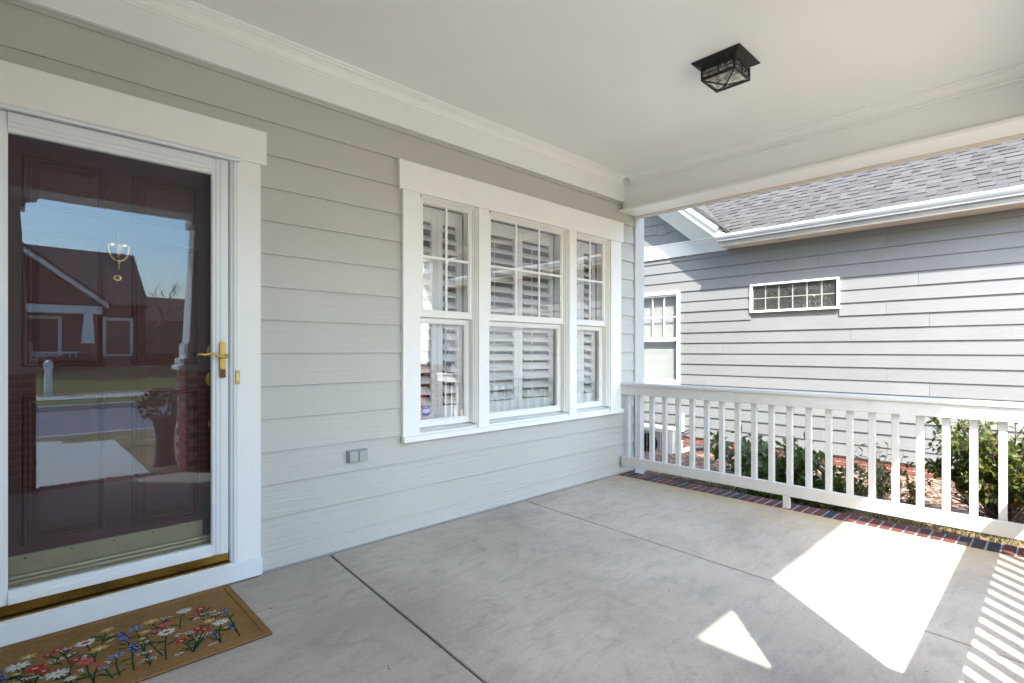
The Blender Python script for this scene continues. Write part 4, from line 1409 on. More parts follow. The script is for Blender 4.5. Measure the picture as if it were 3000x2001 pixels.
# eave on the right, soffit, gutter, vent
SZ = 2.825
bx('soffit', 'soffit_paint', nb, 8.071, NX + 0.011, -9.2, 0.70, SZ, SZ + 0.015, bevel=0)
bx('fascia', 'soffit_paint', nb, 8.048, 8.0705, -9.2, 0.745, SZ - 0.006, 2.975, bevel=0.002)
bx('fascia_strip', 'gutter_metal', nb, 8.036, 8.0475, -9.2, 0.72, SZ + 0.018, 2.97, bevel=0.001)
gutter('gutter', 'gutter_metal', nb, 'y', -9.2, 0.80, 8.0355, 7.935, 2.888, 2.984)
build(MB().prism([(8.0355, 2.984), (8.0355, 2.888), (7.975, 2.888), (7.94, 2.952), (7.935, 2.984)], 'y', 0.8005, 0.806), 'gutter_end', 'gutter_metal', nb)
mb = MB()
mb.box(8.12, 8.19, -0.175, -0.045, SZ - 0.006, SZ - 0.0005)
build(mb, 'soffit_vent', 'trim_white', nb)
for i in range(9):
    bx('vent_slot', 'dark_screw', nb, 8.127, 8.183, -0.168 + i * 0.0135, -0.161 + i * 0.0135, SZ - 0.009, SZ - 0.0065, bevel=0)
# main roof: shingles lie on a deck
RS = math.atan(8 / 12)
rc, rs_ = math.cos(RS), math.sin(RS)
ROX, ROZ = 7.985, 2.988


def roof_pt(s, y, up=0.0):
    return Vector((ROX + s * rc - up * rs_, y, ROZ + s * rs_ + up * rc))


roof = build(MB().add([roof_pt(0.0, -9.2, -0.02), roof_pt(0.0, 0.62, -0.02), roof_pt(5.2, 5.82, -0.02), roof_pt(5.2, -9.2, -0.02), roof_pt(0.0, -9.2, -0.004), roof_pt(0.0, 0.62, -0.004), roof_pt(5.2, 5.82, -0.004), roof_pt(5.2, -9.2, -0.004)], [(0, 1, 2, 3), (7, 6, 5, 4), (0, 4, 5, 1), (1, 5, 6, 2), (2, 6, 7, 3), (3, 7, 4, 0)]), 'roof', 'shingle', nb)
sh_lo = mesh_of(MB().prism([(0, 0), (1, 0.0), (1, 0.2), (0, 1.0)], 'y', -0.5, 0.5), 'shingle_tab', 'shingle')
EX = 0.143
nsh = 0
rest = MB()
quat = Quaternion((0, 1, 0), -RS)
for row in range(34):
    s0 = row * EX
    ymax = 0.60 + s0 * 0.98
    y = ymax - random.uniform(0, 0.1)
    hi = random.random() < 0.5
    while y > -9.1:
        w = random.uniform(0.09, 0.21)
        th = 0.014 if hi else 0.006
        hi = not hi
        y0 = max(y - w, -9.15)
        if row < 15 and y > -2.9 and nsh < 300:
            c_ = roof_pt(s0 - 0.004, (y + y0) / 2, 0.0005)
            put('shingle', sh_lo, roof, c_, quat, (EX + 0.02, (y - y0) - 0.0015, th))
            nsh += 1
        else:
            a, b = roof_pt(s0 - 0.004, y, 0.0005), roof_pt(s0 - 0.004, y0, 0.0005)
            a2, b2 = roof_pt(s0 - 0.004, y, th), roof_pt(s0 - 0.004, y0, th)
            a3, b3 = roof_pt(s0 + EX + .016, y, th * 0.2), roof_pt(s0 + EX + .016, y0, th * 0.2)
            rest.add([a, b, b2, a2, a3, b3], [(0, 3, 2, 1), (3, 4, 5, 2), (0, 4, 3), (1, 2, 5)])
        y = y0
        if y <= -9.1:
            break
o = build(rest, 'shingle_field', 'shingle', roof)
o['kind'] = 'stuff'

# front-facing gable to the left: wall, shakes, band, rakes, roof slope
GS = 0.835                       # rise per metre of the gable
ge_y, ge_z = 0.80, 2.945         # lower outer end of the rake
bx('gable_band', 'toned_white', nb, NX - 0.022, NX + 0.011, 0.802, 6.0, 2.815, 3.045, bevel=0.003)  # white board; shade under the rake is put into its duller colour
bx('gable_band_cap', 'trim_bright', nb, NX - 0.032, NX + 0.011, 0.802, 6.0, 3.0455, 3.062, bevel=0.003)
mb = MB().prism([(1.40, 3.05), (6.4, 3.05), (6.4, 3.05 + 0.83 * 2.5), (3.9, 3.05 + 2.5 * GS)], 'x', NX + 0.013, NX + 0.2)
build(mb, 'gable_wall', 'neighbor_paint', nb)
for r in range(9):
    zb = 3.0625 + 0.1905 * r
    y = 1.30
    while y < 5.8:
        w = random.uniform(0.13, 0.27)
        y1 = min(y + w, 5.9)
        if 3.0 + (y1 - 1.34) * GS > zb:
            zj = zb + (random.choice((0.0, 0.024)) if r else 0)
            build(MB().prism([(NX - 0.010, zj), (NX + 0.002, zj), (NX + 0.012, zb + 0.215), (NX + 0.003, zb + 0.215)], 'y', y + 0.001, y1 - 0.001), 'shake', 'shake_paint', nb)
        y = y1


def rake_box(name, mat, x0, x1, n0, n1, y0, y1, yref=ge_y, zref=ge_z):
    """a board following the gable slope: n = offset square to the slope, y0..y1 = run"""
    al = math.atan(GS)
    ca, sa = math.cos(al), math.sin(al)
    pts = []
    for (yy, n_) in ((y0, n0), (y1, n0), (y1, n1), (y0, n1)):
        pts.append((yy - n_ * sa, zref + (yy - yref) * GS + n_ * ca))
    return build(MB().prism(pts, 'x', x0, x1), name, mat, nb, bevel=0.002)


GX = 7.985
rake_box('rake_soffit', 'trim_white', GX + 0.024, NX + 0.012, 0.0, 0.014, ge_y, 3.9)
rake_box('rake_fascia', 'trim_bright', GX, GX + 0.0235, -0.004, 0.135, ge_y, 3.9)
rake_box('rake_crown', 'gutter_metal', GX - 0.045, GX - 0.0005, 0.085, 0.150, ge_y + 0.05, 3.9)
build(MB().prism([(0.95, 3.0625), (1.425, 3.0625), (3.9, 3.0625 + 2.475 * GS), (3.9, 3.0625 + 2.95 * GS)], 'x', NX - 0.026, NX + 0.011), 'rake_frieze', 'toned_white', nb, bevel=0.002)  # white frieze with the overhang's shade put into its colour
rake_box('gable_roof', 'shingle', GX - 0.035, NX + 3.2, 0.151, 0.170, ge_y - 0.10, 3.9)
# small return box at the foot of the rake
bx('eave_return', 'soffit_paint', nb, 8.0705, NX - 0.023, 0.702, 0.80, SZ - 0.004, 2.93, bevel=0.002)
# shingles wrapped over the valley
for r in range(14):
    s0 = r * EX * 0.86
    al = math.atan(GS)
    yy = ge_y + s0 * 0.85
    for j in range(5):
        w = 0.105
        xx = GX - 0.04 + j * 0.012
    mb = MB()
    n0 = 0.171
    pts = []
    for (xx0, yo, nn) in ((GX - 0.042, 0.02, 0.012), (GX + 0.30, 0.0, 0.012), (GX + 0.30, 0.16, 0.002), (GX - 0.042, 0.18, 0.002), (GX - 0.042, 0.02, 0.0), (GX + 0.30, 0.0, 0.0)):
        yq = yy + yo - 0.10
        pts.append((xx0 + (s0 * 0.15), yq - (n0 + nn) * math.sin(al) * 1.0, ge_z + (yq - ge_y) * GS + (n0 + nn) * math.cos(al)))
    mb.add(pts, [(0, 1, 2, 3), (4, 5, 1, 0)])
    build(mb, 'valley_shingle', 'shingle', nb)

# glass block window
gw = bpy.data.objects.new('window', None)
link(gw, nb, (NX, -0.16, 1.775))
gy0, gy1, gz0, gz1 = -0.775, 0.453, 1.775, 2.218
t_ = 0.052
bx('frame', 'trim_bright', gw, NX - 0.030, NX + 0.05, gy0, gy1, gz0, gz0 + 0.032, bevel=0.004)
bx('frame', 'trim_bright', gw, NX - 0.028, NX + 0.05, gy0, gy1, gz1 - 0.026, gz1, bevel=0.004)
bx('frame', 'trim_bright', gw, NX - 0.027, NX + 0.05, gy0, gy0 + 0.03, gz0 + 0.0325, gz1 - 0.0265, bevel=0.004)
bx('frame', 'trim_bright', gw, NX - 0.027, NX + 0.05, gy1 - 0.03, gy1, gz0 + 0.0325, gz1 - 0.0265, bevel=0.004)
iy0, iy1, iz0, iz1 = gy0 + 0.0305, gy1 - 0.0305, gz0 + 0.033, gz1 - 0.027
bx('grout', 'grout_green', gw, NX + 0.018, NX + 0.10, iy0, iy1, iz0, iz1, bevel=0)
bw, bz_ = (iy1 - iy0) / 6, (iz1 - iz0) / 2
mb = MB()
a, b = bw / 2 - 0.006, bz_ / 2 - 0.006
mb.v = [(0, -a, -b), (0, a, -b), (0, a, b), (0, -a, b), (-0.007, -a + .008, -b + .008), (-0.007, a - .008, -b + .008), (-0.007, a - .008, b - .008), (-0.007, -a + .008, b - .008)]
mb.f = [(0, 4, 5, 1), (1, 5, 6, 2), (2, 6, 7, 3), (3, 7, 4, 0), (4, 7, 6, 5)]
blk = mesh_of(mb, 'glass_block', 'glass_block')
for i in range(6):
    for j in range(2):
        put('glass_block', blk, gw, (NX + 0.0175, iy0 + bw * (i + .5), iz0 + bz_ * (j + .5)))

# double-hung window with blinds, half hidden behind our corner board
nw = bpy.data.objects.new('window', None)
link(nw, nb, (NX, 2.08, 0.56))
wy0, wy1, wz0, wz1 = 1.655, 2.52, 0.555, 2.225
for q in ((wy0, wy0 + 0.045, wz0 + .056, wz1 - .051), (wy1 - 0.045, wy1, wz0 + .056, wz1 - .051)):
    bx('frame', 'trim_bright', nw, NX - 0.032, NX + 0.07, *q, bevel=0.003)
bx('frame', 'trim_bright', nw, NX - 0.034, NX + 0.07, wy0, wy1, wz1 - 0.05, wz1, bevel=0.003)
bx('frame', 'trim_bright', nw, NX - 0.034, NX + 0.07, wy0, wy1, wz0, wz0 + 0.055, bevel=0.003)
zm = 1.385
bx('sash_rail', 'vinyl_white', nw, NX + 0.004, NX + 0.05, wy0 + 0.046, wy1 - 0.046, zm - 0.03, zm + 0.03)
bx('sash_rail', 'vinyl_white', nw, NX + 0.03, NX + 0.06, wy0 + 0.046, wy1 - 0.046, wz0 + 0.0555, wz0 + 0.115)
bx('sash_rail', 'vinyl_white', nw, NX + 0.015, NX + 0.045, wy0 + 0.046, wy1 - 0.046, wz1 - 0.085, wz1 - 0.0505)
for q in (wy0 + 0.046, wy1 - 0.081):
    bx('sash_stile', 'vinyl_white', nw, NX + 0.014, NX + 0.044, q, q + 0.035, zm + 0.0305, wz1 - 0.086)
    bx('sash_stile', 'vinyl_white', nw, NX + 0.032, NX + 0.06, q, q + 0.035, wz0 + 0.116, zm - 0.0305)
pyl, pyr = wy0 + 0.081, wy1 - 0.081
for i in (1, 2):
    ym = pyl + (pyr - pyl) * i / 3
    bx('muntin', 'vinyl_white', nw, NX + 0.020, NX + 0.030, ym - 0.009, ym + 0.009, zm + 0.031, wz1 - 0.0865)
bx('muntin', 'vinyl_white', nw, NX + 0.0195, NX + 0.0305, pyl, pyr, (zm + wz1) / 2 - 0.035, (zm + wz1) / 2 - 0.017)
bx('pane', 'clear_pane', nw, NX + 0.033, NX + 0.036, pyl, pyr, zm + 0.031, wz1 - 0.0865, bevel=0)
bx('pane', 'clear_pane', nw, NX + 0.048, NX + 0.051, pyl, pyr, wz0 + 0.1155, zm - 0.031, bevel=0)
slat = mesh_of(MB().box(-0.012, 0.012, -(wy1 - wy0) / 2 + 0.05, (wy1 - wy0) / 2 - 0.05, -0.0012, 0.0012), 'blind_slat', 'blind_white')
z = wz0 + 0.10
while z < wz1 - 0.09:
    put('blind_slat', slat, nw, (NX + 0.095, (wy0 + wy1) / 2, z), (0, R(-58), 0))
    z += 0.0205
bx('dark_room', 'interior_dark', nw, NX + 0.13, NX + 0.14, wy0, wy1, wz0, wz1, bevel=0)
# carve: a real recess behind the siding for this window
# brick foundation
fnd = bx('foundation', 'mortar', nb, NX + 0.026, NX + 0.4, -9.0, 6.0, -1.2, -0.2995, bevel=0)
bx('foundation_ledge', 'bark', nb, NX + 0.004, NX + 0.4, -9.0, 6.0, -0.299, -0.272, bevel=0)
nbm = brick_mesh('foundation_brick', 0.2, 0.05, 0.0572, 'brick_house', 5)
for r in range(5):
    y = 2.9 + (0.105 if r % 2 else 0)
    while y > -3.6:
        put('brick', nbm, fnd, (NX + 0.026 + 0.018 + random.uniform(-.001, .001) , y, -0.336 - r * 0.0672), (0, 0, R(90)))
        y -= 0.21

# ================================================================== OUTDOOR UNIT, PIPES
ac = empty('condenser_unit', (7.91, 1.86, -0.60), 'beige outdoor air conditioner unit with dark grille by the grey house', 'air conditioner')
ax, ay0, ay1, az0, az1 = 7.75, 1.43, 2.27, -0.615, -0.098
bx('case', 'ac_beige', ac, ax, ax + 0.30, ay0, ay1, az0 + 0.02, az1 - 0.022, bevel=0.012, seg=2)
bx('lid', 'ac_white', ac, ax - 0.008, ax + 0.308, ay0 - 0.008, ay1 + 0.008, az1 - 0.0215, az1 + 0.004, bevel=0.01, seg=2)
bx('grille_back', 'ac_dark', ac, ax - 0.006, ax - 0.0005, ay0 + 0.16, ay1 - 0.05, az0 + 0.055, az1 - 0.055, bevel=0)
for i in range(34):
    zz = az0 + 0.062 + i * 0.0121
    bx('grille_slat', 'ac_beige', ac, ax - 0.014, ax - 0.0065, ay0 + 0.16, ay1 - 0.05, zz, zz + 0.0035, bevel=0)
for i in range(5):
    yy = ay0 + 0.20 + i * 0.13
    bx('grille_bar', 'ac_beige', ac, ax - 0.0175, ax - 0.0145, yy, yy + 0.005, az0 + 0.055, az1 - 0.055, bevel=0)
build(MB().lathe((ax - 0.0155, ay0 + 0.43, -0.36), [(0.16, 0.0), (0.165, -0.004), (0.17, 0.0)], 'x', 28), 'fan_ring', 'ac_dark', ac)
bx('side_cover', 'ac_white', ac, ax + 0.06, ax + 0.26, ay0 - 0.045, ay0 - 0.0005, az0 + 0.06, az1 - 0.20, bevel=0.01, seg=2)
for i, w in enumerate((0.02, 0.012, 0.016)):
    bx('red_letter', 'ac_red', ac, ax - 0.0025, ax - 0.0003, ay0 + 0.075 + i * 0.022, ay0 + 0.075 + i * 0.022 + w, az1 - 0.115, az1 - 0.095, bevel=0)
for yy in (ay0 + 0.08, ay1 - 0.12):
    bx('foot', 'ac_dark', ac, ax + 0.0, ax + 0.30, yy, yy + 0.05, az0 - 0.005, az0 + 0.0195, bevel=0)
struct(bx('equipment_pad', 'concrete_walk', None, ax - 0.10, ax + 0.45, ay0 - 0.16, ay1 + 0.1, -0.78, az0 - 0.0055, bevel=0.008))
cv = empty('line_cover', (8.36, 1.60, -0.2), 'white pipe cover on the grey wall beside the air conditioner', 'pipe cover')
bx('duct', 'ac_white', cv, 8.335, 8.398, 1.565, 1.64, -0.195, 0.10, bevel=0.012, seg=2)
bx('duct_end', 'ac_white', cv, 8.325, 8.398, 1.555, 1.65, -0.21, -0.1955, bevel=0.004)
build(MB().tube([(8.36, 1.60, -0.21), (8.35, 1.59, -0.26), (8.31, 1.56, -0.31), (8.24, 1.55, -0.36), (8.10, 1.50, -0.38)], 0.018, 8), 'hose', 'pipe_black', cv, smooth=True)
build(MB().tube([(8.36, 1.575, -0.205), (8.355, 1.53, -0.20), (8.36, 1.47, -0.165), (8.385, 1.42, -0.155), (8.396, 1.36, -0.16)], 0.010, 8), 'cable', 'pipe_black', cv, smooth=True)
dp = empty('drain_pipe', (8.1, 1.25, -0.55), 'short white drain pipe with black corrugated end lying on the mulch', 'pipe')
build(MB().tube([(8.0, 1.48, -0.52), (8.05, 1.40, -0.47), (8.11, 1.30, -0.435), (8.14, 1.24, -0.42)], [0.035, 0.037, 0.04, 0.04], 12), 'white_sleeve', 'ac_white', dp, smooth=True, angle=50)
rr = []
pp = []
for i in range(22):
    t = i / 21
    pp.append((8.14 + 0.06 * t, 1.24 - 0.22 * t, -0.42 + 0.05 * t))
    rr.append(0.045 if i % 2 else 0.052)
build(MB().tube(pp, rr, 14), 'corrugated_end', 'pipe_black', dp, smooth=True, angle=30)

# ================================================================== SHRUBS
def leaf_builder(l, w, fold=0.25, curl=0.15):
    """leaf lying along +x from the origin, folded along the midrib"""
    mb = MB()
    prof = [(0.0, 0.04), (0.22, 0.75), (0.5, 1.0), (0.78, 0.66), (1.0, 0.02)]
    vs_ = []
    for t, k in prof:
        zc = -curl * l * t * t
        vs_ += [(l * t, 0.0, zc - fold * w * 0.5 * k), (l * t, w * 0.5 * k, zc), (l * t, -w * 0.5 * k, zc)]
    fs = []
    for i in range(len(prof) - 1):
        a, b = i * 3, i * 3 + 3
        fs += [(a, b, b + 1, a + 1), (a, a + 2, b + 2, b)]
    return mb.add(vs_, fs)


def branch_path(base, tip, sag, n=6):
    base, tip = Vector(base), Vector(tip)
    pts = []
    for i in range(n + 1):
        t = i / n
        p = base.lerp(tip, t)
        p.x += sag[0] * math.sin(t * math.pi) + random.gauss(0, 0.006)
        p.y += sag[1] * math.sin(t * math.pi) + random.gauss(0, 0.006)
        pts.append(p)
    return pts


def aim(d, roll):
    """rotation taking +x to d and then rolling about it"""
    q = Vector((1, 0, 0)).rotation_difference(d)
    return Quaternion(d, roll) @ q


def shrub(name, label, cat, center, rx, ry, h, nst, sub, nleaf, lsize, leafmat, single, stem_r, low=0.12, group=None, stemmat='stem_brown', flat=0.0):
    cx_, cy_ = center
    gz = ground_z(cx_, cy_)
    sh_ = empty(name, (cx_, cy_, gz), label, cat, group)
    st = MB()
    spots = []
    for i in range(nst):
        a = 2 * math.pi * (i + random.uniform(-.3, .3)) / nst
        rad = random.uniform(0.25, 1.0) ** 0.7
        tip = Vector((cx_ + math.cos(a) * rx * rad, cy_ + math.sin(a) * ry * rad, gz + h * random.uniform(0.62, 1.0) * (1.0 - flat * rad * rad)))
        base = Vector((cx_ + random.gauss(0, 0.05), cy_ + random.gauss(0, 0.05), gz - 0.02))
        pts = branch_path(base, tip, (random.gauss(0, 0.05), random.gauss(0, 0.05)))
        st.tube(pts, [stem_r * (1 - 0.75 * k / 6) for k in range(7)], 5, False)
        paths = [(pts, 0.25)]
        for j in range(sub):
            t = random.uniform(0.18, 0.85)
            p0 = pts[int(t * 6)]
            d = Vector((math.cos(a + random.gauss(0, 1.1)), math.sin(a + random.gauss(0, 1.1)), random.uniform(-0.1, 1.0))).normalized()
            l = random.uniform(0.35, 0.8) * max(rx, ry) * 0.75
            q = branch_path(p0, p0 + d * l, (0, 0), 4)
            st.tube(q, [stem_r * 0.5 * (1 - 0.6 * k / 4) for k in range(5)], 4, False)
            paths.append((q, 0.2))
        for q, t0 in paths:
            for j in range(nleaf):
                t = t0 + (1 - t0) * (j + random.random()) / nleaf
                f = t * (len(q) - 1)
                i0 = min(int(f), len(q) - 2)
                p = q[i0].lerp(q[i0 + 1], f - i0)
                if p.z < gz + low:
                    continue
                ax_ = (q[i0 + 1] - q[i0]).normalized()
                ang = j * 2.4 + random.gauss(0, 0.4)
                side = ax_.orthogonal().normalized()
                side.rotate(Quaternion(ax_, ang))
                d = (ax_ * random.uniform(0.2, 0.9) + side + Vector((0, 0, random.uniform(-0.35, 0.25)))).normalized()
                spots.append((p, d, random.uniform(-0.6, 0.6), lsize * random.uniform(0.6, 1.15)))
    build(st, 'branches', stemmat, sh_, smooth=True)
    variants = [leaf_builder(1.0, wd, 0.3, cl) for wd, cl in ((0.46, 0.12), (0.40, 0.22), (0.52, 0.06))]
    if single:
        random.shuffle(spots)
        mes = [mesh_of(v_, 'leaf', leafmat) for v_ in variants]
        for me in mes:
            me.polygons.foreach_set('use_smooth', [True] * len(me.polygons))
        for k, (p, d, roll, s) in enumerate(spots[:300]):
            put('leaf', mes[k % 3], sh_, p, aim(d, roll), (s, s, s))
        spots = spots[300:]
    if spots:
        mb = MB()
        for k, (p, d, roll, s) in enumerate(spots):
            mx = Matrix.Translation(p) @ aim(d, roll).to_matrix().to_4x4() @ Matrix.Scale(s, 4)
            v_ = variants[k % 3]
            mb.add([mx @ Vector(c) for c in v_.v], v_.f)
        o_ = build(mb, 'foliage', leafmat if not single else leafmat, sh_, smooth=True)
        o_['kind'] = 'stuff'
    return sh_


shrub('camellia', 'glossy dark green broadleaf shrub beyond the middle of the side railing', 'shrub', (5.45, -0.92), 0.44, 0.50, 0.70, 18, 7, 9, 0.10, 'camellia_leaf', True, 0.008, 0.03)
shrub('camellia', 'smaller glossy broadleaf shrub just right of the railing foot block', 'shrub', (5.62, -1.45), 0.22, 0.28, 0.46, 9, 5, 8, 0.088, 'camellia_leaf', True, 0.006, 0.02)
shrub('leggy_shrub', 'thin leggy shrub with bare lower stems and small leaves', 'shrub', (5.55, -1.82), 0.16, 0.20, 0.74, 12, 4, 9, 0.052, 'shrub_leaf', False, 0.005, 0.22, None, 'stem_brown')
shrub('young_shrub', 'low yellowish shrub with pale twigs left of the bare mulch', 'shrub', (5.85, -1.95), 0.13, 0.13, 0.44, 9, 4, 7, 0.046, 'yellow_leaf', False, 0.004, 0.05, None, 'straw')
shrub('evergreen_shrub', 'large dense green shrub at the right end of the side railing', 'shrub', (5.72, -2.62), 0.46, 0.50, 1.04, 44, 10, 17, 0.058, 'shrub_leaf', False, 0.011, 0.30, None, 'bark')

# ================================================================== LITTER ON THE FLOOR
for (x, y, l, a, lab) in ((2.35, -1.60, 0.030, 0.3, 'tiny dry twig on the shaded floor left of the sunlit triangle'), (2.22, -2.04, 0.036, 2.2, 'tiny dry twig lying inside the sunlit triangle on the floor'), (1.02, -1.20, 0.035, 1.4, 'thin curved twig on the floor slab nearest the doormat'), (2.28, -0.012, 0.02, 0.1, 'brown crumb of leaf against the foot of the siding under the window'), (3.3, -0.12, 0.022, 2.5, 'short dry twig on the floor below the right window near the wall')):
    p0 = Vector((x, y, 0.0022))
    d = Vector((math.cos(a), math.sin(a), 0)) * l / 2
    s_ = Vector((-math.sin(a), math.cos(a), 0)) * l * 0.12
    mb = MB().tube([p0 - d, p0 - d * 0.3 + s_, p0 + d * 0.4 - s_ * 0.3 + Vector((0, 0, .002)), p0 + d], [0.0006, 0.0011, 0.001, 0.0005], 5)
    tag(build(mb, 'twig', 'twig_red', smooth=True), lab, 'twig', 'dry twigs scattered on the porch floor')

# ================================================================== WHAT THE GLASS REFLECTS: THE STREET
# planter with a clipped bush by the path
pt = empty('planter', (1.40, -4.9, ground_z(1.4, -4.9)), 'tall dark ribbed planter holding a clipped bush beside the front path', 'planter')
gz = ground_z(1.40, -4.9)
pf = []
for i in range(9):
    t = i / 8
    pf.append((0.13 - 0.03 * math.sin(t * math.pi) + 0.05 * max(0, t - 0.7), t * 0.62))
build(MB().lathe((1.40, -4.9, gz), pf, 'z', 18), 'pot', 'planter_dark', pt, smooth=True, angle=40)
mb = MB()
lv = leaf_builder(1.0, 0.5, 0.3, 0.1)
for i in range(900):
    t = Vector((random.gauss(0, 1), random.gauss(0, 1), random.gauss(0, 1))).normalized() * (random.random() ** 0.4)
    p = Vector((1.40 + t.x * 0.27, -4.9 + t.y * 0.27, gz + 0.76 + t.z * 0.2))
    mx = Matrix.Translation(p) @ aim((t + Vector((0, 0, .3))).normalized(), random.uniform(-1, 1)).to_matrix().to_4x4() @ Matrix.Scale(0.05, 4)
    mb.add([mx @ Vector(c) for c in lv.v], lv.f)
o = build(mb, 'foliage', 'hedge_leaf', pt)
o['kind'] = 'stuff'
# beds beside the path
struct(build(sheet(rng(1.35, 4.3, 6), rng(-5.0, -3.4, 4), 0.010), 'front_bed', 'mulch_soil'))
struct(build(sheet(rng(-3.5, -0.95, 4), rng(-5.6, -3.9, 4), 0.010), 'wing_bed', 'mulch_soil'))
# lamp post across the road
lp = empty('post', (0.95, -23.2, -0.5), 'short white post with a cap on the far verge', 'post')
build(MB().lathe((0.95, -23.2, -0.5), [(0.13, 0), (0.12, 0.05), (0.11, 1.0), (0.15, 1.02), (0.15, 1.08)], 'z', 14), 'shaft', 'trim_white', lp)
build(MB().lathe((0.95, -23.2, 0.58), [(0.14, 0), (0.15, 0.12), (0.08, 0.22), (0.01, 0.26)], 'z', 14), 'cap', 'trim_white', lp, smooth=True)

# house across the road
hz = 0.25
oh = empty('far_house', (1.0, -34, hz), 'dark red house with steep roof, gable and white porch columns across the road', 'house')
bx('wall', 'house_red', oh, -7.0, 5.2, -40, -31.5, hz - 1.2, 3.75, bevel=0)
mb = MB().prism([(-31.0, 3.62), (-35.7, 6.95), (-40.4, 3.62), (-40.4, 3.5), (-31.0, 3.5)], 'x', -7.4, 5.35)
build(mb, 'roof', 'roof_dark', oh)
mb = MB().prism([(-3.6, 3.55), (3.2, 3.55), (-0.2, 6.2)], 'y', -36, -30.9)
build(mb, 'gable', 'house_red', oh)
for s in (-1, 1):
    mb = MB().prism([(-0.2, 6.25), (-0.2, 6.52), (-0.2 + s * 3.75, 3.58), (-0.2 + s * 3.75, 3.33)], 'y', -36.1, -30.5)
    build(mb, 'gable_rake', 'trim_white', oh)
    mb = MB().prism([(-0.2, 6.53), (-0.2, 6.66), (-0.2 + s * 3.85, 3.62), (-0.2 + s * 3.78, 3.57)], 'y', -36.1, -30.4)
    build(mb, 'gable_roof', 'roof_dark', oh)
bx('porch_beam', 'trim_white', oh, -3.7, 3.3, -30.95, -30.65, 3.02, 3.42)
bx('gable_window', 'trim_white', oh, -0.9, 0.2, -30.88, -30.80, 4.0, 5.1)
bx('gable_pane', 'window_far', oh, -0.8, 0.1, -30.79, -30.77, 4.1, 5.0)
for x in (-3.3, -0.5, 2.75):
    mb = MB()
    for z, h in ((1.55, 0.26), (3.015, 0.16)):
        mb.v += [(x - h, -30.8 - h, z), (x + h, -30.8 - h, z), (x + h, -30.8 + h, z), (x - h, -30.8 + h, z)]
    mb.f = [(0, 3, 2, 1), (4, 5, 6, 7), (0, 1, 5, 4), (1, 2, 6, 5), (2, 3, 7, 6), (3, 0, 4, 7)]
    mb.mi = [0] * 6
    build(mb, 'porch_post', 'trim_white', oh)
    bx('post_base', 'house_red', oh, x - .35, x + .35, -31.15, -30.45, hz - 0.5, 1.545)
for x0, x1 in ((0.4, 1.6), (3.55, 4.55)):
    bx('window_trim', 'trim_white', oh, x0 - .15, x1 + .15, -31.49, -31.42, 0.9, 2.9)
    bx('window_pane', 'window_far', oh, x0, x1, -31.415, -31.40, 1.0, 2.75)
bx('porch_rail', 'trim_white', oh, 0.0, 2.4, -30.85, -30.78, 1.05, 1.13)
for i in range(10):
    bx('baluster', 'trim_white', oh, 0.1 + i * .24, 0.15 + i * .24, -30.83, -30.79, 0.45, 1.045, bevel=0)
bx('porch_step', 'mortar', oh, -3.8, 3.4, -31.49, -30.3, hz - 0.7, hz + 0.12)


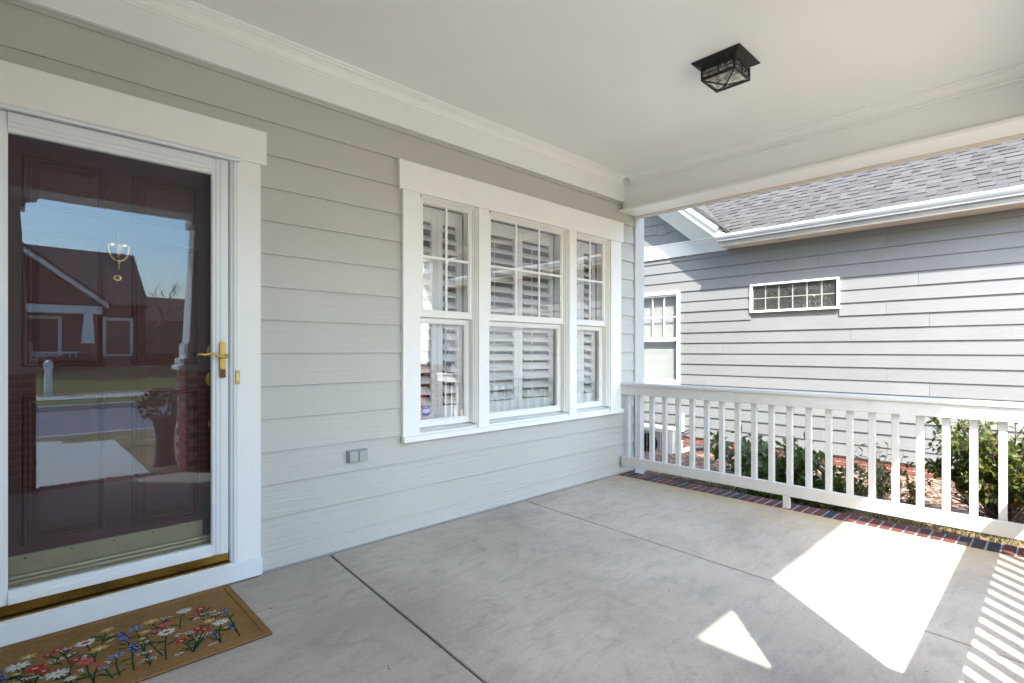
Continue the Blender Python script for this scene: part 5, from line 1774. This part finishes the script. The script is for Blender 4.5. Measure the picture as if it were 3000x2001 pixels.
def leafy(name, label, cat, c, r, n, ls, mat, group=None, trunk=0.0):
    e = empty(name, (c[0], c[1], c[2]), label, cat, group)
    mb = MB()
    for i in range(n):
        t = Vector((random.gauss(0, 1), random.gauss(0, 1), random.gauss(0, 1))).normalized()
        k = 0.8 + 0.2 * mnoise.noise(t * 2.3 + Vector(c)) * 2
        rr_ = k * random.random() ** 0.3
        p = Vector((c[0] + t.x * r[0] * rr_, c[1] + t.y * r[1] * rr_, c[2] + trunk + r[2] + t.z * r[2] * rr_))
        mx = Matrix.Translation(p) @ aim((t + Vector((0, 0, .4))).normalized(), random.uniform(-2, 2)).to_matrix().to_4x4() @ Matrix.Scale(ls * random.uniform(.6, 1.2), 4)
        mb.add([mx @ Vector(q) for q in ((0, 0, 0), (0.5, 0.32, -.05), (1, 0, -.12), (0.5, -0.32, -.05))], [(0, 1, 2, 3)])
    o_ = build(mb, 'crown', mat, e)
    o_['kind'] = 'stuff'
    if trunk:
        build(MB().tube([(c[0], c[1], c[2] - .1), (c[0], c[1], c[2] + trunk + r[2])], [0.14, 0.07], 8), 'trunk', 'bark', e)
    return e


leafy('round_bush', 'round dark clipped bush right of the far house', 'bush', (5.45, -28.0, 0.0), (1.15, 1.1, 1.3), 2200, 0.16, 'dark_leaf')
leafy('hedge', 'low dark hedge below the porch of the far house', 'hedge', (1.6, -29.6, 0.1), (2.4, 0.5, 0.4), 1800, 0.14, 'hedge_leaf')
leafy('evergreen_tree', 'tall dark evergreen tree far to the right behind the street', 'tree', (15.0, -33.0, 0.2), (2.6, 2.6, 4.2), 3500, 0.4, 'dark_leaf', None, 1.2)
bh2 = empty('backdrop_house', (12, -46, 0.2), 'low dark roofed house far behind the bare tree', 'house')
bx('wall', 'house_red', bh2, 6.5, 20, -52, -46, -0.5, 3.6, bevel=0)
build(MB().prism([(-45.4, 3.5), (-49, 5.6), (-52.6, 3.5)], 'x', 6.0, 20.5), 'roof', 'roof_dark', bh2)

# bare winter tree
bt = empty('bare_tree', (6.9, -38, 0.2), 'leafless brown winter tree behind the round bush', 'tree')
mb = MB()


def grow(p, d, l, r, lev):
    n = 4
    pts = [p]
    q = p.copy()
    dd = d.copy()
    for i in range(n):
        dd = (dd + Vector((random.gauss(0, .12), random.gauss(0, .12), random.gauss(0.03, .08)))).normalized()
        q = q + dd * l / n
        pts.append(q.copy())
    mb.tube(pts, [r * (1 - 0.45 * i / n) for i in range(n + 1)], 5 if lev < 3 else 3, False)
    if lev >= 5:
        return
    for i in range(3 if lev < 4 else 4):
        a = random.uniform(0, 2 * math.pi)
        s = dd.orthogonal().normalized()
        s.rotate(Quaternion(dd, a))
        nd = (dd + s * random.uniform(0.5, 1.0) + Vector((0, 0, 0.15))).normalized()
        k = random.randint(1, n)
        grow(pts[k], nd, l * random.uniform(0.6, 0.8), r * 0.5, lev + 1)


grow(Vector((6.9, -38, 0.0)), Vector((0, 0, 1)), 2.7, 0.26, 0)
build(mb, 'branches', 'stem_brown', bt)
